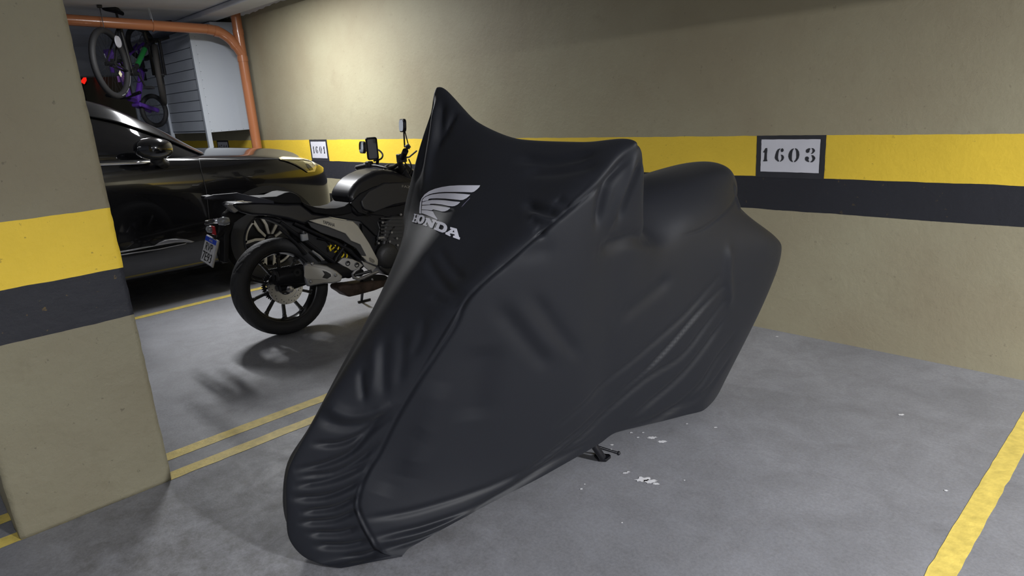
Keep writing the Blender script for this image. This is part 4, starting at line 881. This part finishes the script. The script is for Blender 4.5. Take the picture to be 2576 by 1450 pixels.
# ---------------------------------------------------------------- bicycles hanging in front of the cabinet
def bicycle(name,label,O,ea,r,wb,mf,mt,kid,orient=(0,0,1),steer=0):
    O=np.array(O,float); ea=np.array(ea,float); ea/=np.linalg.norm(ea); eb=np.array(orient,float); eb-=ea*(eb@ea); eb/=np.linalg.norm(eb); ec=np.cross(ea,eb)
    root=empty(name,tuple(O-eb*r)); tag(root,label,'bicycle','bicycles hung in front of the storage cabinet')
    P=lambda a,b,c=0:O+ea*a+eb*b+ec*c
    tw=.028 if kid else .030
    E0=(ea,eb,ec); sa,ca=math.sin(steer),math.cos(steer); Es=(ea*ca+ec*sa,eb,ec*ca-ea*sa)
    for hub,nm in ((P(0,0),'rear_wheel'),(P(wb,0),'front_wheel')):
        ea,eb,ec=E0 if nm=='rear_wheel' else Es
        g=G(); R_=r-tw; n=64
        g.lathe([(R_-.012,-.014),(R_-.012,.014),(R_-.026,.010),(R_-.026,-.010)],hub,ec,n,closed=True)
        g.tube([hub-ec*.05,hub+ec*.05],.016 if kid else .022,10)
        ns=20 if kid else 28
        e1,e2=ea,eb
        for k in range(ns):
            a=2*PI*k/ns; b=a+(.5 if k%2 else -.5)
            g.tube([hub+.02*(math.cos(b)*e1+math.sin(b)*e2)+ec*(.03 if k%4<2 else -.03),hub+(R_-.02)*(math.cos(a)*e1+math.sin(a)*e2)],.0013,4,False)
        w=g.obj(nm,M_alu if kid else M_dark,root)
        t=G(); m=14; V=[];F4=[]
        for k in range(n*2):
            a=2*PI*k/(n*2); d=math.cos(a)*e1+math.sin(a)*e2
            for j in range(m):
                b=2*PI*j/m; kn=1+.10*((k+j)%2)*(1 if math.cos(b)>.2 else 0)
                V.append(hub+d*(R_+tw*math.cos(b)*kn)+ec*(tw*math.sin(b)))
        N=n*2
        F4=[(k*m+j,k*m+(j+1)%m,((k+1)%N)*m+(j+1)%m,((k+1)%N)*m+j) for k in range(N) for j in range(m)]
        mesh('tyre',V,F4,mt if nm=='front_wheel' else M_rub,w,smooth=True)
        if not kid and nm=='rear_wheel':
            dcl=G()
            for a0,a1 in ((4.9,5.15),(5.25,5.5),(5.6,6.0)):
                pp=[hub+(R_+.006)*(math.cos(a)*e1+math.sin(a)*e2)+ec*(tw+.001) for a in np.linspace(a0,a1,10)]
                qq=[hub+(R_-.010)*(math.cos(a)*e1+math.sin(a)*e2)+ec*(tw-.003) for a in np.linspace(a0,a1,10)]
                dcl.add(pp+qq,[(i,i+1,11+i,10+i) for i in range(9)])
            dcl.obj('tyre_lettering_patch',M_lens,w)
    ea,eb,ec=E0
    bb=P(.40*wb,.06 if kid else -.06); st_=P(.30*wb,.36 if kid else .44); hd=P(.80*wb,.33 if kid else .45); hd2=P(.84*wb,.22 if kid else .33)
    k=1.5 if kid else 1.0
    g=G(); g.tube([bb,st_],.020*k,12); g.tube([bb,hd2],.024*k,12); g.tube([st_,hd],.018*k*(1.35 if kid else 1),12); g.tube([hd,hd2],.024*k,12)
    for c in (-.05,.05): g.tube([P(0,0,c),bb],.010*k,8); g.tube([P(0,0,c),st_],.009*k,8)
    g.obj('frame',mf,root,auto=.9)
    if not kid:
        g=G(); g.tube([lerp(bb,hd2,.28),lerp(bb,hd2,.80)],.0275,14); g.obj('green_tube_sleeve',M_green,root)
    ea,eb,ec=Es; Q=lambda a,b,c=0:O+E0[0]*wb+ea*(a-wb)+eb*b+ec*c
    g=G()
    for c in (-.058,.058): g.tube([Q(wb,0,c),Q(.90*wb,r+.03,c)],[.019*k,.016*k],10)
    g.tube([Q(.90*wb,r+.03,-.058),Q(.90*wb,r+.03,.058)],.018*k,8); g.tube([Q(.90*wb,r+.03),hd2],.015,8)
    ea,eb,ec=E0; g.obj('fork',mf if kid else M_black,root,auto=.9)
    g=G(); hz=.27 if kid else .34; top=hd+eb*.07; g.tube([hd,top],.014,8); g.tube([top-ec*hz-ea*.05,top-ec*.05,top+ec*.05,top+ec*hz-ea*.05],.012,8); hbk=g.obj('handlebar',M_black,root,smooth=True)
    for s_ in (-1,1):
        g=G(); g.tube([top+ec*s_*hz-ea*.05,top+ec*s_*(hz-.11)-ea*.03],.019,10); g.obj('grip',M_black,hbk)
    g=G(); g.tube([st_,st_+eb*.10-ea*.02],.012,8); g.obj('seat_post',M_dark,root)
    sd=st_+eb*.12-ea*.02; V=[];m=10; 
    S_=[(-.13,.075),(-.08,.08),(0,.05),(.07,.025),(.13,.018)]
    for a,w_ in S_:
        for j in range(m):
            t=2*PI*j/m; V.append(sd+ea*a+ec*(w_*math.cos(t))+eb*(.022*math.sin(t)))
    mesh('saddle',V,[(i*m+j,i*m+(j+1)%m,(i+1)*m+(j+1)%m,(i+1)*m+j) for i in range(4) for j in range(m)]+[tuple(range(m-1,-1,-1)),tuple(4*m+j for j in range(m))],mf if kid else M_black,root,smooth=True)
    g=G(); cr_=.09 if not kid else .06; g.lathe([(cr_-.008,.045),(cr_,.045),(cr_,.05),(cr_-.008,.05)],bb,ec,32,closed=True); g.tube([bb-ec*.07,bb+ec*.07],.018,10)
    L_=.17 if not kid else .11; g.tube([bb+ec*.06,bb+ec*.065+(ea*.6-eb*.8)*L_],.010,8); g.tube([bb-ec*.06,bb-ec*.065-(ea*.6-eb*.8)*L_],.010,8); cs=g.obj('crankset',M_dark,root)
    for s_ in (1,-1):
        g=G(); c=bb+ec*s_*.10+(ea*.6-eb*.8)*L_*s_; a_=np.array([ea,eb,ec]).T; g.box(c,(.09,.025,.08),a_); g.obj('pedal',M_dark,cs)
    if kid:
        g=G(); c=(hd*.45+st_*.55); 
        for o in (-1,1): g.add([c+ea*.035+ec*o*.034+eb*.06,c-ea*.035+ec*o*.034+eb*.06,c-ea*.035+ec*o*.034-eb*.02,c+ea*.03+ec*o*.034-eb*.02],[(0,1,2,3)])
        g.obj('frame_badge',mat('lilac_badge',(.42,.20,.62),.4),root)
        g=G(); g.tube([bb+ec*.036+eb*.05,st_+ec*.036-eb*.12],.006,6); g.obj('frame_stripe',M_lens,root)
    else:
        g=G(); c=P(wb*1.0,0,-.10); g.lathe([(0,0),(.055,.0),(.06,-.01),(0,-.012)],P(.06,r*.62,.09),ec,24); g.obj('reflector_disc',mat('pale_disc',(.42,.42,.46),.4),root)
        g=G(); c=P(.04,-.10,.06); g.add([c+(ea+eb)*.0+eb*.035,c+ea*.035,c-eb*.035,c-ea*.035],[(0,1,2,3)]); g.obj('diamond_reflector',mat('cream_reflector',(.7,.66,.45),.4),root)
        g=G()
        for q in ([(.84,.33),(.7,.40),(.5,.2),(.40,-.05)],[(.30,.44),(.2,.3),(.02,.02)]): g.tube([P(a*wb if i or 1 else a,b,.02) for i,(a,b) in enumerate(q)],.003,5)
        g.obj('cables',M_ink,root)
    # ceiling hook and strap
    g=G(); h=P(0,r-.03) if not kid else P(-.18,0); g.tube([h,(h[0],h[1],CEIL-.0)],.004,6); g.tube([(h[0],h[1]-.02,CEIL-.01),(h[0],h[1]+.02,CEIL-.01)],.02,8); g.obj('hanging_strap',M_dark,root)
    return root
M_purple=mat('purple_bike_paint',(.13,.04,.40),.25,coat=.6)
M_green=mat('green_bike_paint',(.01,.14,.03),.3,coat=.4)
M_tan=mat('worn_tread_rubber',(.030,.028,.027),.8,bump=.6,bscale=60)
H_=np.array([-9.38,2.85,1.552])
bicycle('bicycle','small purple child bicycle hanging nose down beside the grey cabinet',H_+np.array([0,0,.80]),(0,0,-1),.205,.80,M_purple,M_rub,True,(.44,-.90,0))
bicycle('bicycle','large black mountain bicycle with one green tube hanging just under the drain pipe branch',(-7.971,2.1,2.013),(-.75,.66,-.07),.345,1.06,M_dark,M_tan,False,(0,0,1),-.38)
# ---------------------------------------------------------------- printing on the cover, its stand, labels
tag(cover,'black stretch motorcycle cover with a white wing emblem draped over a motorcycle','motorcycle cover')
cb_=bvh_of(cover)
M_print=mat('white_fabric_print',(.86,.86,.95),.55)
def lz(x,y): return (1020+x/8.055,440+y/8.055)
WG=[[(300,785),(318,790),(320,640),(328,530),(352,478),(410,435),(480,400),(560,376),(680,358),(800,350),(1000,350),(1200,352),(1340,358),(1390,345),(1450,300),(1500,250),(1515,215),(1300,215),(1100,215),(900,225),(740,250),(600,285),(480,335),(390,400),(330,480),(300,560),(285,680),(282,780)],
 [(345,515),(345,545),(400,530),(460,520),(475,490),(520,482),(640,478),(800,484),(950,498),(1120,515),(1170,510),(1240,475),(1300,425),(1315,405),(1180,390),(1000,378),(840,375),(680,382),(540,402),(440,435),(380,470)],
 [(342,560),(338,612),(500,605),(505,590),(600,590),(740,605),(860,632),(950,642),(1000,635),(1060,605),(1110,560),(1100,552),(960,540),(800,520),(660,510),(540,512),(440,530)],
 [(338,628),(332,705),(440,712),(540,722),(560,705),(640,720),(740,748),(800,745),(860,720),(905,685),(900,670),(800,655),(680,635),(560,617),(500,616)],
 [(332,718),(330,780),(390,800),(500,845),(600,890),(655,918),(648,895),(600,820),(560,745),(540,738),(440,722)]]
lg=empty('logo_holder')if 0 else None
em=[decal('wing_emblem',[[lz(*p) for p in l]],cb_,M_print,cover,.0014,4) for l in WG]
def join_meshes(name,obs,parent):
    bm=bmesh.new()
    for o in obs: bm.from_mesh(o.data)
    me=bpy.data.meshes.new(name); bm.to_mesh(me); bm.free(); me.materials.append(obs[0].data.materials[0])
    for o in obs: bpy.data.objects.remove(o)
    o=bpy.data.objects.new(name,me); COL.objects.link(o); o.parent=parent; return o
em=join_meshes('wing_emblem',em,cover); em['label']='white wing emblem printed on the front panel'
LT={
'letter_o':[[(300,815),(350,818),(385,845),(398,885),(385,935),(355,980),(310,1000),(265,990),(240,955),(238,910),(255,860),(275,830)],[(312,855),(295,880),(285,915),(288,945),(305,955),(325,935),(342,900),(345,870),(333,853)]],
'letter_n':[[(415,870),(490,882),(545,985),(560,945),(540,935),(548,900),(632,922),(626,960),(604,962),(548,1085),(500,1070),(440,960),(420,1010),(440,1018),(432,1050),(358,1022),(368,990),(388,990),(425,905),(410,900)]],
'letter_d':[[(625,935),(740,962),(800,990),(840,1035),(850,1080),(835,1130),(800,1165),(750,1175),(690,1155),(580,1110),(588,1075),(612,1075),(650,985),(620,975)],[(705,1010),(675,1090),(720,1115),(750,1115),(775,1085),(778,1050),(755,1025)]],
'letter_a':[[(912,1060),(1042,1095),(1090,1265),(1110,1275),(1098,1320),(962,1270),(970,1235),(1000,1235),(996,1210),(915,1190),(895,1210),(920,1220),(908,1252),(808,1205),(818,1165),(845,1165),(935,1105),(905,1098)],[(985,1125),(950,1160),(992,1172)]]}
for k,loops in LT.items():
    o=decal(k,[[lz(*p) for p in l] for l in loops],cb_,M_print,cover,.0014,4)
H_=[[(190,800),(212,804),(172,948),(150,942)],[(248,808),(268,812),(225,962),(203,956)],[(186,868),(246,880),(240,905),(178,893)],[(178,790),(228,800),(224,820),(174,810)],[(238,802),(282,812),(278,834),(234,824)],[(140,930),(186,940),(180,964),(134,952)],[(192,944),(236,954),(230,978),(186,968)]]
hh_=join_meshes('letter_h',[decal('letter_h',[[lz(*p) for p in l]],cb_,M_print,cover,.0014,4) for l in H_],cover)
M_scuff=mat('pale_scuff',(.13,.13,.15),.6)
decal('print_trace',[[lz(1130,660),(lz(1180,590)),lz(1250,520),lz(1310,460),lz(1300,490),lz(1230,560),lz(1170,630)]],cb_,mat('faded_print',(.20,.19,.27),.6),cover,.001,5)
# hem binding and the propped side stand peeping out
ss=empty('motorcycle',(-1.70,1.86,0)); tag(ss,'motorcycle hidden under the black cover, only its black side stand showing on the floor','motorcycle')
g=G(); f=onplane(1515,1156,2,.012); top=np.array(f)+np.array([-.115,-.03,.30]); mid=onplane(1497,1125,2,.08)
g.tube([top,mid,f+np.array([0,0,.01])],.015,14); sst=g.obj('side_stand',M_tankp,ss,auto=.9)
A_=[onplane(x,y,2,.006) for x,y in ((1495,1148),(1507,1160),(1525,1161),(1537,1151),(1533,1147),(1512,1145))]
G().prism([a+np.array([0,0,.008]) for a in A_],[a-np.array([0,0,.004]) for a in A_]).obj('stand_foot',M_tankp,sst,bevel=.002)
g=G(); t0=f+np.array([-.02,-.004,.05]); t1=onplane(1556,1141,2,.035); g.tube([t0,t1],.0055,10); g.lathe([(0,.008),(.008,.004),(.009,0),(.008,-.004),(0,-.008)],t1,t1-t0,14); g.obj('stand_lever',M_tankp,sst,auto=.9)
